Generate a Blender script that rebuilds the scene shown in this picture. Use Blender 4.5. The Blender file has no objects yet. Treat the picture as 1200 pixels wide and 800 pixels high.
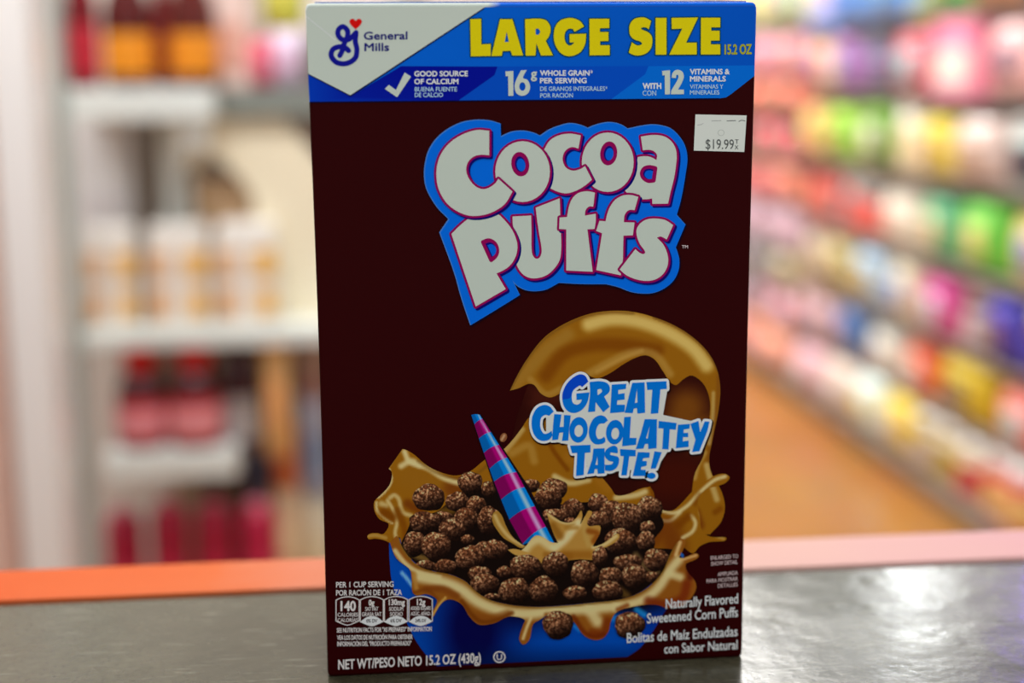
import bpy, bmesh, math, random
import numpy as np
from mathutils import Vector, Matrix
from mathutils.geometry import delaunay_2d_cdt

random.seed(7)
S = bpy.context.scene
COL = S.collection
TOP = 0.95                       # height of the counter top above the floor
BW, BH, BD = 0.2, 0.3101, 0.062  # the carton

# ------------------------------------------------------------------ camera
F = 1200 * 50 / 36
R = np.array([[0.994971637584362, -0.09984259653715141, -0.007930719980750789],
              [-0.02591726282943263, -0.1801707271555713, -0.9832938546353591],
              [0.09674572802001949, 0.9785550393273504, -0.18185241025877036]])
CAM = np.array([-0.07426041006307836, -0.6373874588355365, 0.27739175677359995 + TOP])
cd = bpy.data.cameras.new('camera'); cam = bpy.data.objects.new('camera', cd); COL.objects.link(cam)
cd.lens = 50; cd.sensor_width = 36; cd.clip_start = 0.01
M3 = Matrix((R[0], -R[1], -R[2])).transposed()
cam.matrix_world = Matrix.Translation(CAM) @ M3.to_4x4()
cd.dof.use_dof = True
cd.dof.focus_distance = 0.648
cd.dof.aperture_fstop = 50 / 18.5
S.camera = cam

# ------------------------------------------------------------------ world, lamps, exposure
S.view_settings.view_transform = 'Standard'; S.view_settings.look = 'None'
S.view_settings.gamma = 1; S.view_settings.use_curve_mapping = False
S.view_settings.exposure = 0.0
w = bpy.data.worlds.new('shop_air'); S.world = w; w.use_nodes = True
bg = w.node_tree.nodes['Background']; bg.inputs[0].default_value = (.95, .985, 1.0, 1); bg.inputs[1].default_value = 0.6

def area(name, loc, size, power, color=(1, .96, .9), rot=(0, 0, 0), sy=None):
    d = bpy.data.lights.new(name, 'AREA'); d.energy = power; d.color = color
    d.shape = 'RECTANGLE'; d.size = size; d.size_y = sy or size
    o = bpy.data.objects.new(name, d); COL.objects.link(o); o.location = loc; o.rotation_euler = rot
    return o
def aim(o, target):
    o.rotation_euler = (Vector(target) - o.location).to_track_quat('-Z', 'Y').to_euler(); return o
area('aisle_ceiling_light', (.95, 5.0, 3.0), .6, 265, color=(1, .985, .965), sy=5)
area('shelf_ceiling_light', (-.6, 1.15, 2.75), 1.6, 66, color=(.96, .985, 1), sy=.45)
area('counter_ceiling_light', (.3, -1.5, 2.7), 1.4, 13, color=(.93, .97, 1), sy=.6)
aim(area('shelf_spot_lamp', (1.9, 4.2, 2.5), .14, 4.5, color=(.95, .98, 1), sy=.2), (.25, .1, .95))
aim(area('neon_sign_light', (1.95, 3.1, 2.1), .10, 4, color=(.3, .16, 1), sy=.14), (.3, .1, .95))

# ------------------------------------------------------------------ helpers
def ray(u, v): return R.T @ np.array([(u - 600) / F, (v - 400) / F, 1.0])
def onY(u, v, y):
    r = ray(u, v); s = (y - CAM[1]) / r[1]; return CAM + s * r
def onX(u, v, x):
    r = ray(u, v); s = (x - CAM[0]) / r[0]; return CAM + s * r
def proj(p):
    q = R @ (np.array(p) - CAM); return q[0] / q[2] * F + 600, q[1] / q[2] * F + 400

def lin(c):
    c = np.asarray(c, float) / 255.0
    return np.where(c <= .04045, c / 12.92, ((c + .055) / 1.055) ** 2.4)

def tag(o, label=None, cat=None, group=None, kind=None):
    if label: o['label'] = label
    if cat: o['category'] = cat
    if group: o['group'] = group
    if kind: o['kind'] = kind
    return o
def empty(name, loc=(0, 0, 0), label=None, cat=None, group=None, rz=0):
    o = bpy.data.objects.new(name, None); COL.objects.link(o); o.location = loc; o.rotation_euler.z = rz
    o.empty_display_size = .05
    return tag(o, label, cat, group)
def link(name, me, mat=None, parent=None):
    o = bpy.data.objects.new(name, me); COL.objects.link(o)
    if mat and not me.materials: me.materials.append(mat)
    if parent: o.parent = parent
    return o
def build(name, bm, mat=None, parent=None, smooth=False, loc=None):
    me = bpy.data.meshes.new(name); bm.normal_update(); bm.to_mesh(me); bm.free()
    if smooth:
        for p in me.polygons: p.use_smooth = True
    o = link(name, me, mat, parent)
    if loc is not None: o.location = loc
    return o

_m = {}
def mat(name, rgb, rough=.5, metal=0, spec=.5, noise=None, bump=None, coat=0):
    """principled material; rgb is 0-255 sRGB; noise=(scale, rgb2, amount); bump=(scale, strength)"""
    if name in _m: return _m[name]
    m = bpy.data.materials.new(name); m.use_nodes = True; _m[name] = m
    nt = m.node_tree; b = nt.nodes['Principled BSDF']
    c = tuple(lin(rgb)) + (1,)
    b.inputs['Base Color'].default_value = c; b.inputs['Roughness'].default_value = rough
    b.inputs['Metallic'].default_value = metal; b.inputs['Specular IOR Level'].default_value = spec
    b.inputs['Coat Weight'].default_value = coat
    tc = nt.nodes.new('ShaderNodeTexCoord')
    if noise:
        n = nt.nodes.new('ShaderNodeTexNoise'); n.inputs['Scale'].default_value = noise[0]; n.inputs['Detail'].default_value = 6
        nt.links.new(tc.outputs['Object'], n.inputs['Vector'])
        r = nt.nodes.new('ShaderNodeValToRGB'); r.color_ramp.elements[0].position = .38; r.color_ramp.elements[1].position = .68
        r.color_ramp.elements[0].color = c; c2 = lin(rgb) * (1 - noise[2]) + lin(noise[1]) * noise[2]
        r.color_ramp.elements[1].color = tuple(c2) + (1,)
        nt.links.new(n.outputs[0], r.inputs[0]); nt.links.new(r.outputs[0], b.inputs['Base Color'])
    if bump:
        n = nt.nodes.new('ShaderNodeTexNoise'); n.inputs['Scale'].default_value = bump[0]; n.inputs['Detail'].default_value = 5
        nt.links.new(tc.outputs['Object'], n.inputs['Vector'])
        k = nt.nodes.new('ShaderNodeBump'); k.inputs['Strength'].default_value = bump[1]; k.inputs['Distance'].default_value = .01
        nt.links.new(n.outputs[0], k.inputs['Height']); nt.links.new(k.outputs[0], b.inputs['Normal'])
    return m

def bx(bm, x0, x1, y0, y1, z0, z1, bev=0):
    vs = [bm.verts.new((x, y, z)) for z in (z0, z1) for y in (y0, y1) for x in (x0, x1)]
    fs = [bm.faces.new([vs[i] for i in f]) for f in ((0, 2, 3, 1), (4, 5, 7, 6), (0, 1, 5, 4), (1, 3, 7, 5), (3, 2, 6, 7), (2, 0, 4, 6))]
    if bev:
        es = list({e for f in fs for e in f.edges})
        bmesh.ops.bevel(bm, geom=es, offset=bev, segments=2, affect='EDGES', profile=.6)
def box(name, x0, x1, y0, y1, z0, z1, m, parent=None, bev=.004):
    bm = bmesh.new(); bx(bm, x0, x1, y0, y1, z0, z1, bev); return build(name, bm, m, parent)
def lathe(name, prof, m, parent=None, n=20):
    bm = bmesh.new(); rings = []
    for r, z in prof:
        rings.append([bm.verts.new((r * math.cos(2 * math.pi * k / n), r * math.sin(2 * math.pi * k / n), z)) for k in range(n)])
    for a, b in zip(rings, rings[1:]):
        for k in range(n): bm.faces.new((a[k], a[(k + 1) % n], b[(k + 1) % n], b[k]))
    bm.faces.new(rings[0][::-1]); bm.faces.new(rings[-1])
    return build(name, bm, m, parent, smooth=True)

# ------------------------------------------------------------------ the room
def tile_mat():
    m = bpy.data.materials.new('floor_tile'); m.use_nodes = True; nt = m.node_tree; b = nt.nodes['Principled BSDF']
    tc = nt.nodes.new('ShaderNodeTexCoord'); br = nt.nodes.new('ShaderNodeTexBrick')
    br.offset = 0; br.inputs['Scale'].default_value = 1; br.inputs['Brick Width'].default_value = .42; br.inputs['Row Height'].default_value = .42
    br.inputs['Mortar Size'].default_value = .006
    br.inputs['Color1'].default_value = tuple(lin((172, 118, 58))) + (1,); br.inputs['Color2'].default_value = tuple(lin((160, 102, 40))) + (1,)
    br.inputs['Mortar'].default_value = tuple(lin((150, 105, 60))) + (1,)
    nt.links.new(tc.outputs['Object'], br.inputs['Vector'])
    n = nt.nodes.new('ShaderNodeTexNoise'); n.inputs['Scale'].default_value = 5
    mx = nt.nodes.new('ShaderNodeMix'); mx.data_type = 'RGBA'; mx.blend_type = 'MULTIPLY'; mx.inputs[0].default_value = .35
    nt.links.new(tc.outputs['Object'], n.inputs['Vector']); nt.links.new(br.outputs[0], mx.inputs[6]); nt.links.new(n.outputs[1], mx.inputs[7])
    nt.links.new(mx.outputs[2], b.inputs['Base Color']); b.inputs['Roughness'].default_value = .22
    return m
tag(box('floor', -3.2, 3.2, -2.5, 9.2, -.06, 0, tile_mat(), bev=0), kind='structure')
wall_m = mat('wall_paint', (226, 214, 204), .7, noise=(1.5, (205, 192, 178), .6))
tag(box('wall_behind_bottles', -3.2, .62, 2.36, 2.44, 0, 3.1, wall_m, bev=0), kind='structure')
tag(box('wall_back', .62, 3.2, 9.1, 9.2, 0, 3.1, mat('far_wall', (225, 220, 212), .7), bev=0), kind='structure')
tag(box('wall_right', 2.62, 2.7, -1, 9.2, 0, 3.1, mat('side_wall', (220, 215, 208), .7), bev=0), kind='structure')
tag(box('wall_left', -3.2, -3.1, -2.5, 2.36, 0, 3.1, wall_m, bev=0), kind='structure')
a = onY(6, 380, 1.55)[0]; b_ = onY(58, 380, 1.55)[0]
tag(box('trim_1', a, b_, 1.55, 1.67, 0, 3.1, mat('white_post', (238, 232, 228), .35), bev=.012), kind='structure')
a = onY(-40, 380, 1.6)[0]; b_ = onY(-4, 380, 1.6)[0]
tag(box('trim_2', a, b_, 1.62, 1.7, 0, 3.1, mat('pink_post', (226, 190, 176), .4), bev=.012), kind='structure')

# ------------------------------------------------------------------ counter
def counter_mat():
    m = bpy.data.materials.new('worn_grey_metal'); m.use_nodes = True; nt = m.node_tree; b = nt.nodes['Principled BSDF']; L = nt.links.new
    tc = nt.nodes.new('ShaderNodeTexCoord')
    n1 = nt.nodes.new('ShaderNodeTexNoise'); n1.inputs['Scale'].default_value = 9; n1.inputs['Detail'].default_value = 8; n1.inputs['Roughness'].default_value = .65
    L(tc.outputs['Object'], n1.inputs['Vector'])
    r1 = nt.nodes.new('ShaderNodeValToRGB'); e = r1.color_ramp.elements
    e[0].position = .3; e[0].color = tuple(lin((60, 56, 40))) + (1,); e[1].position = .72; e[1].color = tuple(lin((90, 86, 68))) + (1,)
    L(n1.outputs[0], r1.inputs[0])
    # fine pale scratches and grit
    mp = nt.nodes.new('ShaderNodeMapping'); mp.inputs['Rotation'].default_value = (0, 0, .9); mp.inputs['Scale'].default_value = (40, 420, 1)
    L(tc.outputs['Object'], mp.inputs['Vector'])
    n2 = nt.nodes.new('ShaderNodeTexNoise'); n2.inputs['Scale'].default_value = 1; n2.inputs['Detail'].default_value = 3; L(mp.outputs[0], n2.inputs['Vector'])
    r2 = nt.nodes.new('ShaderNodeValToRGB'); r2.color_ramp.elements[0].position = .62; r2.color_ramp.elements[1].position = .8
    L(n2.outputs[0], r2.inputs[0])
    mx = nt.nodes.new('ShaderNodeMix'); mx.data_type = 'RGBA'; L(r2.outputs[0], mx.inputs[0]); L(r1.outputs[0], mx.inputs[6])
    mx.inputs[7].default_value = tuple(lin((140, 138, 122))) + (1,)
    n5 = nt.nodes.new('ShaderNodeTexNoise'); n5.inputs['Scale'].default_value = 260; n5.inputs['Detail'].default_value = 2; L(tc.outputs['Object'], n5.inputs['Vector'])
    mg = nt.nodes.new('ShaderNodeMix'); mg.data_type = 'RGBA'; mg.blend_type = 'OVERLAY'; mg.inputs[0].default_value = .35; L(mx.outputs[2], mg.inputs[6]); L(n5.outputs[0], mg.inputs[7])
    L(mg.outputs[2], b.inputs['Base Color'])
    b.inputs['Metallic'].default_value = .1; b.inputs['Specular IOR Level'].default_value = .5
    n3 = nt.nodes.new('ShaderNodeTexNoise'); n3.inputs['Scale'].default_value = 30; n3.inputs['Detail'].default_value = 6; L(tc.outputs['Object'], n3.inputs['Vector'])
    mr = nt.nodes.new('ShaderNodeMapRange'); mr.inputs[3].default_value = .10; mr.inputs[4].default_value = .34; L(n3.outputs[0], mr.inputs[0]); L(mr.outputs[0], b.inputs['Roughness'])
    n4 = nt.nodes.new('ShaderNodeTexNoise'); n4.inputs['Scale'].default_value = 55; n4.inputs['Detail'].default_value = 8; L(tc.outputs['Object'], n4.inputs['Vector'])
    bp = nt.nodes.new('ShaderNodeBump'); bp.inputs['Strength'].default_value = .12; bp.inputs['Distance'].default_value = .004
    L(n4.outputs[0], bp.inputs['Height']); L(bp.outputs[0], b.inputs['Normal'])
    return m
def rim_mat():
    m = bpy.data.materials.new('orange_paint_pink_light'); m.use_nodes = True; nt = m.node_tree; b = nt.nodes['Principled BSDF']; L = nt.links.new
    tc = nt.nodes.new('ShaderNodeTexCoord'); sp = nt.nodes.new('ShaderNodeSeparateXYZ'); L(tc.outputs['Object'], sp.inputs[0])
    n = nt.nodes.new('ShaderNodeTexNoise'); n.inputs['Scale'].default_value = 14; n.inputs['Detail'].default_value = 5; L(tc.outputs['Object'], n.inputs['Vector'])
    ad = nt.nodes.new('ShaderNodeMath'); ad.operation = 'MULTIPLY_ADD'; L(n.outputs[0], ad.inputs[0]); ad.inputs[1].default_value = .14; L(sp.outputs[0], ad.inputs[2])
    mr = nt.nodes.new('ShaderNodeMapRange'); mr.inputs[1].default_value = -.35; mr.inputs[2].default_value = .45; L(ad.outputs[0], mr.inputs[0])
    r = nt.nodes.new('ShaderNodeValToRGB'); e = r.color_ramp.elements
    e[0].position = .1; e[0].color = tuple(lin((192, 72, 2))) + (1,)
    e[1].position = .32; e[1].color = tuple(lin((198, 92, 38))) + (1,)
    x = e.new(.62); x.color = tuple(lin((198, 156, 138))) + (1,)  # pink LED light towards the right is put into the colour
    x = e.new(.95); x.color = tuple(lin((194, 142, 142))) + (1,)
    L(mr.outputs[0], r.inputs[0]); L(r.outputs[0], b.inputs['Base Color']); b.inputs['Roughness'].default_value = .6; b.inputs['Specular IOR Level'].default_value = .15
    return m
ct = empty('counter', (0, 0, 0), 'worn grey shop counter with dull reflections, under the cereal box', 'counter')
cm = counter_mat()
box('counter_top', -1.3, 1.28, -.42, .118, TOP - .035, TOP, cm, ct, bev=.003)
box('rear_edging', -1.3, 1.28, .118, .168, TOP - .05, TOP + .002, rim_mat(), ct, bev=.0015)['label'] = 'orange painted edging with pink light coloured in at the right'
bm = bmesh.new(); bx(bm, -1.28, 1.26, -.36, .15, .1, TOP - .035, .004); bx(bm, -1.26, 1.24, -.33, .12, 0, .1)
build('base', bm, mat('counter_base', (120, 112, 104), .6), ct)

# ------------------------------------------------------------------ print shop: flat inks on the carton's front face
INK = .60                # the light that falls on the face: ink reflectance = wanted look / INK
def ink_mat():
    m = bpy.data.materials.new('printed_ink'); m.use_nodes = True; nt = m.node_tree; b = nt.nodes['Principled BSDF']
    a = nt.nodes.new('ShaderNodeAttribute'); a.attribute_name = 'ink'
    nt.links.new(a.outputs['Color'], b.inputs['Base Color']); b.inputs['Roughness'].default_value = .5; b.inputs['Specular IOR Level'].default_value = .05
    return m
INKM = ink_mat()
def ink(c): return np.clip(lin(c) / INK, 0, .93)
def face(px, py, layer):
    p = onY(px, py, -.00012 * layer); return (p[0], p[1], p[2])

def path(s, closed=True, n=6):
    pts = []
    for t in s.split():
        c = t.endswith('*'); x, y = t.rstrip('*').split(','); pts.append((np.array((float(x), float(y))), c))
    N = len(pts); out = []
    for i in range(N if closed else N - 1):
        p1, c1 = pts[i]; p2, c2 = pts[(i + 1) % N]
        first = (not closed and i == 0); last = (not closed and i == N - 2)
        if c1 and c2: out.append(p1); continue
        p0 = p1 * 2 - p2 if (c1 or first) else pts[i - 1][0]
        p3 = p2 * 2 - p1 if (c2 or last) else pts[(i + 2) % N][0]
        t0 = 0.; t1 = t0 + max(np.linalg.norm(p1 - p0), 1e-3) ** .5; t2 = t1 + max(np.linalg.norm(p2 - p1), 1e-3) ** .5; t3 = t2 + max(np.linalg.norm(p3 - p2), 1e-3) ** .5
        for k in range(n):
            t = t1 + (t2 - t1) * k / n
            A1 = (t1 - t) / (t1 - t0) * p0 + (t - t0) / (t1 - t0) * p1; A2 = (t2 - t) / (t2 - t1) * p1 + (t - t1) / (t2 - t1) * p2
            A3 = (t3 - t) / (t3 - t2) * p2 + (t - t2) / (t3 - t2) * p3
            B1 = (t2 - t) / (t2 - t0) * A1 + (t - t0) / (t2 - t0) * A2; B2 = (t3 - t) / (t3 - t1) * A2 + (t - t1) / (t3 - t1) * A3
            out.append((t2 - t) / (t2 - t1) * B1 + (t - t1) / (t2 - t1) * B2)
    if not closed: out.append(pts[-1][0])
    return np.array(out)
def P(s): return path(' '.join(t + '*' for t in s.split()))       # all corners
def ell(cx, cy, rx, ry, rot=0, n=36):
    a = np.linspace(0, 2 * np.pi, n, endpoint=False); x = rx * np.cos(a); y = ry * np.sin(a); c, s = math.cos(rot), math.sin(rot)
    return np.stack([cx + c * x - s * y, cy + s * x + c * y], 1)
def inside(polys, pts):
    pts = np.asarray(pts); r = np.zeros(len(pts), bool)
    for poly in polys:
        x, y = poly[:, 0], poly[:, 1]; x2, y2 = np.roll(x, -1), np.roll(y, -1)
        for i in range(len(poly)):
            if y[i] == y2[i]: continue
            c = (y[i] > pts[:, 1]) != (y2[i] > pts[:, 1])
            r ^= c & (pts[:, 0] < (x2[i] - x[i]) * (pts[:, 1] - y[i]) / (y2[i] - y[i]) + x[i])
    return r
def fill(polys, grid=None):
    """triangles of an outline with holes (even-odd); grid = spacing of inner points for shaded prints"""
    vs, es = [], []
    for p in polys:
        b = len(vs); vs += [Vector(q) for q in p]; es += [(b + i, b + (i + 1) % len(p)) for i in range(len(p))]
    if grid:
        al = np.concatenate(polys); lo, hi = al.min(0), al.max(0)
        gx, gy = np.meshgrid(np.arange(lo[0], hi[0], grid), np.arange(lo[1], hi[1], grid))
        gx[1::2] += grid * .5
        g = np.stack([gx.ravel(), gy.ravel()], 1); g = g[inside(polys, g)]
        vs += [Vector(q) for q in g]
    v, _, f, *_ = delaunay_2d_cdt(vs, es, [], 0, 1e-5)
    v = np.array([tuple(q) for q in v]); f = [t for t in f]
    cen = np.array([v[list(t)].mean(0) for t in f]); ok = inside(polys, cen)
    return v, [tuple(t) for t, k in zip(f, ok) if k]
def ribbon(line, r, closed=False, r2=None):
    """round-joined stroke as (verts, faces); r may taper to r2"""
    V, Fc = [], []; n = len(line)
    rr = np.full(n, r) if r2 is None else np.linspace(r, r2, n)
    for i in range(n if closed else n - 1):
        a, b = line[i], line[(i + 1) % n]; d = b - a; L = np.linalg.norm(d)
        if L < 1e-6: continue
        o = np.array((-d[1], d[0])) / L; ra, rb = rr[i], rr[(i + 1) % n]; k = len(V); V += [a + o * ra, a - o * ra, b - o * rb, b + o * rb]; Fc.append((k, k + 1, k + 2, k + 3))
    for i in range(n):
        k = len(V); V += [line[i] + rr[i] * np.array((math.cos(t), math.sin(t))) for t in np.linspace(0, 2 * np.pi, 12, endpoint=False)]
        Fc.append(tuple(range(k, k + 12)))
    return np.array(V), Fc
def union(V, Fc):
    """one flat skin out of overlapping convex faces"""
    G = []
    for t in Fc:
        x = np.array([V[i][0] for i in t]); y = np.array([V[i][1] for i in t]); A = (x * np.roll(y, -1) - y * np.roll(x, -1)).sum()
        if abs(A) > 1e-7: G.append(list(t) if A > 0 else list(t)[::-1])
    v, _, f, _, _, of = delaunay_2d_cdt([Vector(q) for q in V], [], G, 0, 1e-6)
    return np.array([tuple(q) for q in v]), [tuple(t) for t, o in zip(f, of) if len(o)]
class Print:
    """collects flat shapes of one printed part"""
    def __init__(self): self.v = []; self.f = []; self.c = []; self.k = 0; self.stack = False
    def add(self, V, Fc, layer, col):
        b = len(self.v); layer = layer + .05 * self.k; self.k = (self.k + 1) % 4 if not self.stack else self.k
        self.v += [face(p[0], p[1], layer) for p in V]
        if callable(col): cs = col(np.asarray(V, float))
        else: cs = np.tile(np.asarray(col, float), (len(V), 1))
        self.c += list(ink(cs)); self.f += [tuple(b + i for i in t) for t in Fc]; return self
    def poly(self, polys, layer, col, grid=None):
        if isinstance(polys, np.ndarray): polys = [polys]
        return self.add(*fill(polys, grid), layer, col)
    def line(self, l, r, layer, col, closed=False, r2=None): return self.add(*union(*ribbon(l, r, closed, r2)), layer, col)
    def out(self, name, parent, label=None):
        me = bpy.data.meshes.new(name); me.from_pydata(self.v, [], self.f)
        at = me.color_attributes.new('ink', 'FLOAT_COLOR', 'POINT')
        at.data.foreach_set('color', np.concatenate([np.array(self.c), np.ones((len(self.c), 1))], 1).astype(np.float32).ravel())
        o = link(name, me, INKM, parent)
        if label: o['label'] = label
        return o

_fc = bpy.data.curves.new('type_setter', 'FONT'); _fo = bpy.data.objects.new('type_setter', _fc); COL.objects.link(_fo)
CAPH = .682
def islands(nv, faces):
    par = list(range(nv))
    def root(a):
        while par[a] != a: par[a] = par[par[a]]; a = par[a]
        return a
    for f in faces:
        for a in f[1:]: par[root(a)] = root(f[0])
    g = {}
    for f in faces: g.setdefault(root(f[0]), []).append(f)
    return list(g.values())
def text(pr, s, x0, x1, y0, y1, h, layer, col, bold=.02, slant=0):
    """set s so that its ink spans x0..x1 on the baseline (x0,y0)-(x1,y1), capitals h px tall; bold thickens every stroke"""
    _fc.body = s; _fc.offset = 0; _fc.resolution_u = 3
    dg = bpy.context.evaluated_depsgraph_get(); dg.update()
    me = bpy.data.meshes.new_from_object(_fo.evaluated_get(dg))
    v = np.array([tuple(q.co)[:2] for q in me.vertices]); f = [tuple(p.vertices) for p in me.polygons]; bpy.data.meshes.remove(me)
    r = bold * h * .8
    u = (v[:, 0] - v[:, 0].min()) / (v[:, 0].max() - v[:, 0].min()); t = v[:, 1] / CAPH
    q = np.stack([x0 + r + (x1 - x0 - 2 * r) * u + slant * t * h, y0 + (y1 - y0) * u - r - t * (h - 2 * r)], 1)
    for n, isl in enumerate(islands(len(v), f)):
        ec = {}
        for t_ in isl:
            for a, b in zip(t_, t_[1:] + t_[:1]): ec[(min(a, b), max(a, b))] = ec.get((min(a, b), max(a, b)), 0) + 1
        V = list(q); Fc = list(isl)
        if r > .05:
            done = set()
            for (a, b), k in ec.items():
                if k != 1: continue
                d = q[b] - q[a]; L = np.linalg.norm(d)
                if L < 1e-5: continue
                o = np.array((-d[1], d[0])) / L * r; m = len(V); V += [q[a] + o, q[a] - o, q[b] - o, q[b] + o]; Fc.append((m, m + 1, m + 2, m + 3))
                for e in (a, b):
                    if e not in done:
                        done.add(e); m = len(V); V += [q[e] + r * np.array((math.cos(w_), math.sin(w_))) for w_ in np.arange(6) * math.pi / 3]; Fc.append(tuple(range(m, m + 6)))
        use = sorted({i for t_ in Fc for i in t_}); ix = {a: i for i, a in enumerate(use)}
        pr.add(*union(np.array(V)[use], [tuple(ix[a] for a in t_) for t_ in Fc]), layer, col)
    return pr

WHITE = (174, 181, 170); NAVY = (12, 8, 110); YEL = (196, 180, 8)
# ------------------------------------------------------------------ the carton
cb = empty('cereal_box', (0, 0, TOP), 'large dark brown breakfast cereal box standing upright on the grey counter', 'cereal box')
def adopt(o, parent):
    o.parent = parent; o.matrix_parent_inverse = Matrix.Translation((0, 0, -TOP)); return o

def carton():
    bm = bmesh.new(); lay = bm.verts.layers.float_color.new('ink')
    brown, side = ink((40, 1, 2)), ink((36, 1, 2))
    white, blue = ink((176, 182, 172)), ink((0, 82, 182)); paper = ink((150, 120, 100))
    r = .0016
    ZL, ZW, ZR = face(363, 120, 0)[2] - TOP, face(361, 87, 0)[2] - TOP, face(884, 89, 0)[2] - TOP
    zs = [(0, -.0012), (.0008, -.0003)] + [(z, 0) for z in sorted(list(np.linspace(.002, BH - .003, 40)) + [ZL - .0001, ZL + .0001, ZW - .0001, ZW + .0001, ZR - .0001, ZR + .0001])] + [(BH - .0012, -.0004), (BH - .0003, -.0012), (BH, -.0028)]
    rings = []
    for z, ins in zs:
        t = z / BH; bow = .0009 * math.sin(math.pi * t) ** 1.2
        xl, xr = -BW / 2 + bow - ins * 1, BW / 2 - bow * .7 + ins
        yf, yb = -ins, BD + ins
        ring = []
        def arc(cx, cy, a0):
            for k in range(5):
                a = a0 + k * math.pi / 8; ring.append((cx + r * math.cos(a), cy + r * math.sin(a)))
        arc(xl + r, yf + r, math.pi)
        for x in np.linspace(xl + r, xr - r, 34)[1:-1]: ring.append((x, yf))
        arc(xr - r, yf + r, 1.5 * math.pi)
        arc(xr - r, yb - r, 0); arc(xl + r, yb - r, .5 * math.pi)
        vs = []
        for x, y in ring:
            v = bm.verts.new((x, y, z)); c = brown if y < .001 else side
            left = x < 0
            if (y >= .0004 or z > BH - .0026) and z > (ZL if left else ZR): c = blue
            if left and y < .02 and x < -BW / 2 + .004 and y >= .0004 and z > ZW: c = white
            if z > BH - .0026 and x < -.018 and y < .006: c = white
            v[lay] = tuple(c) + (1,); vs.append(v)
        rings.append(vs)
    for a, b in zip(rings, rings[1:]):
        for k in range(len(a)): bm.faces.new((a[k], a[(k + 1) % len(a)], b[(k + 1) % len(a)], b[k]))
    bm.faces.new(rings[0][::-1]); bm.faces.new(rings[-1])
    o = build('carton', bm, INKM)
    for p in o.data.polygons: p.use_smooth = len(p.vertices) == 4
    o.location = (0, 0, 0); o.parent = cb
    # the tucked top flap and its seam
    box('top_flap', -BW / 2 + .004, BW / 2 - .004, .004, BD * .62, BH, BH + .0006, mat('flap_blue', (0, 84, 178), .5), cb, bev=.0002)
carton()
def part(pr, name, label=None, parent=None):
    o = pr.out(name, None, label)
    if parent is None: adopt(o, cb)
    else:
        o.parent = parent
    return o

# --- top banner
p = Print()
def band(v):
    t = np.clip((v[:, 0] - 360) / 520, 0, 1)[:, None]; return np.array((0, 88, 188)) * (1 - t) + np.array((0, 72, 170)) * t
p.poly(P('359.5,9 885.5,7.5 884,89 857,110 851,114 843,115.3 363.5,119.6'), 1, band, grid=20)
p.poly(P('470,77.5 583,78 579.5,88 537,118 363.5,119.6 361.5,88 411,113'), 2, lambda v: np.array((0, 10, 128)) + np.clip((430 - v[:, 0:1]) / 60, 0, 1) * np.array((0, 38, 30)))
p.poly(P('583,78 760,77.5 756,87 716,116.5 537,118 579.5,88'), 2, (0, 66, 170))
p.poly(P('760,77.5 884.5,76.5 884,89 857,110 851,114 843,115.3 716,116.5 756,87'), 2, (0, 92, 186))
p.line(P('363.5,119.8 843,115.6'), .7, 2.5, (6, 4, 40))
banner = part(p, 'banner', 'blue banner across the top of the box')
p = Print()
LARGE = [('551,22.5 563.8,22 564,52 575,51.5 575,65.5 551.8,66', None, 1),
 ('586,22.5 600.5,22.5 613,65 600.3,65 598.5,59.5 589,59.8 588,65.3 575.8,65.7', '593.8,37 596.2,49 591.5,49.3', 1),
 ('615.3,22.5* 633,22 640,24 644.5,30 645,37 643,43 639.5,47.8* 648,64.8* 634,65* 628.5,50.5* 627.5,65* 616,65.2*', '627.5,34* 630.5,33.5 633,37 631,40.5 627.8,40.5*', 0),
 ('684.5,31* 680,25 672,21.5 665,21.3 656,24.5 650.5,32 649,42 650.5,52 656,61 663,65.3 671,65.3 680,61 685.5,52 687,39.5* 667.5,40* 667.5,49.7* 673,49.7* 671,52 667,53.3 663,50 661.5,44 662.5,37.5 666,34 671,34 673.3,37.3*', None, 0),
 ('690.8,22 714,22 714,32.8 703,33 703,37.5 713,37.5 713,48 703.3,48.3 703.3,53 714.5,53 714.5,64.5 691,64.8', None, 1),
 ('763,24.5* 756,20.8 750,20.5 743,22.5 738.5,28 737.5,35 739,42 744,46.5 750,48.5 752.5,51 750,53 746,53 740.5,49.5* 736.8,61.5* 743,64.5 750,64.8 757,62.5 762.5,57 764.5,49 763.5,42 759,37.5 753,35 751,33.5 753.5,32 757,32.3 760.3,34.3*', None, 0),
 ('768.3,21 781,21 781,64 768.3,64', None, 1),
 ('787,21 818,20.5 804,50 816.5,50 816.5,63.8 784.3,64 799.5,33.5 787.3,34', None, 1),
 ('821.5,20.8 844,20.8 844,32 833.5,32 833.5,36 843.3,36 843.3,47.5 833,47.5 833,52 844,52 844,63.8 821.3,63.8', None, 1)]
for o_, h_, cor in LARGE:
    f_ = P if cor else path
    pol = [f_(o_)] + ([f_(h_)] if h_ else [])
    p.line(pol[0], 1.3, 3, (0, 62, 70), True); p.poly(pol, 4, YEL)
part(p, 'size_lettering', 'yellow lettering reading LARGE SIZE', banner)
p = Print(); text(p, '15.2 OZ', 849, 881, 64, 63.5, 12, 3, (150, 150, 30), .045); part(p, 'weight_lettering', 'small yellow lettering', banner)
LB = (150, 178, 222); WB = (205, 212, 222)
p = Print()
p.poly(P('451,104 455.8,99.4 464,105.5 474.2,85 481.7,89.7 465.3,114'), 4, WHITE); part(p, 'check_mark', 'white check mark', banner)
p = Print()
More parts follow.
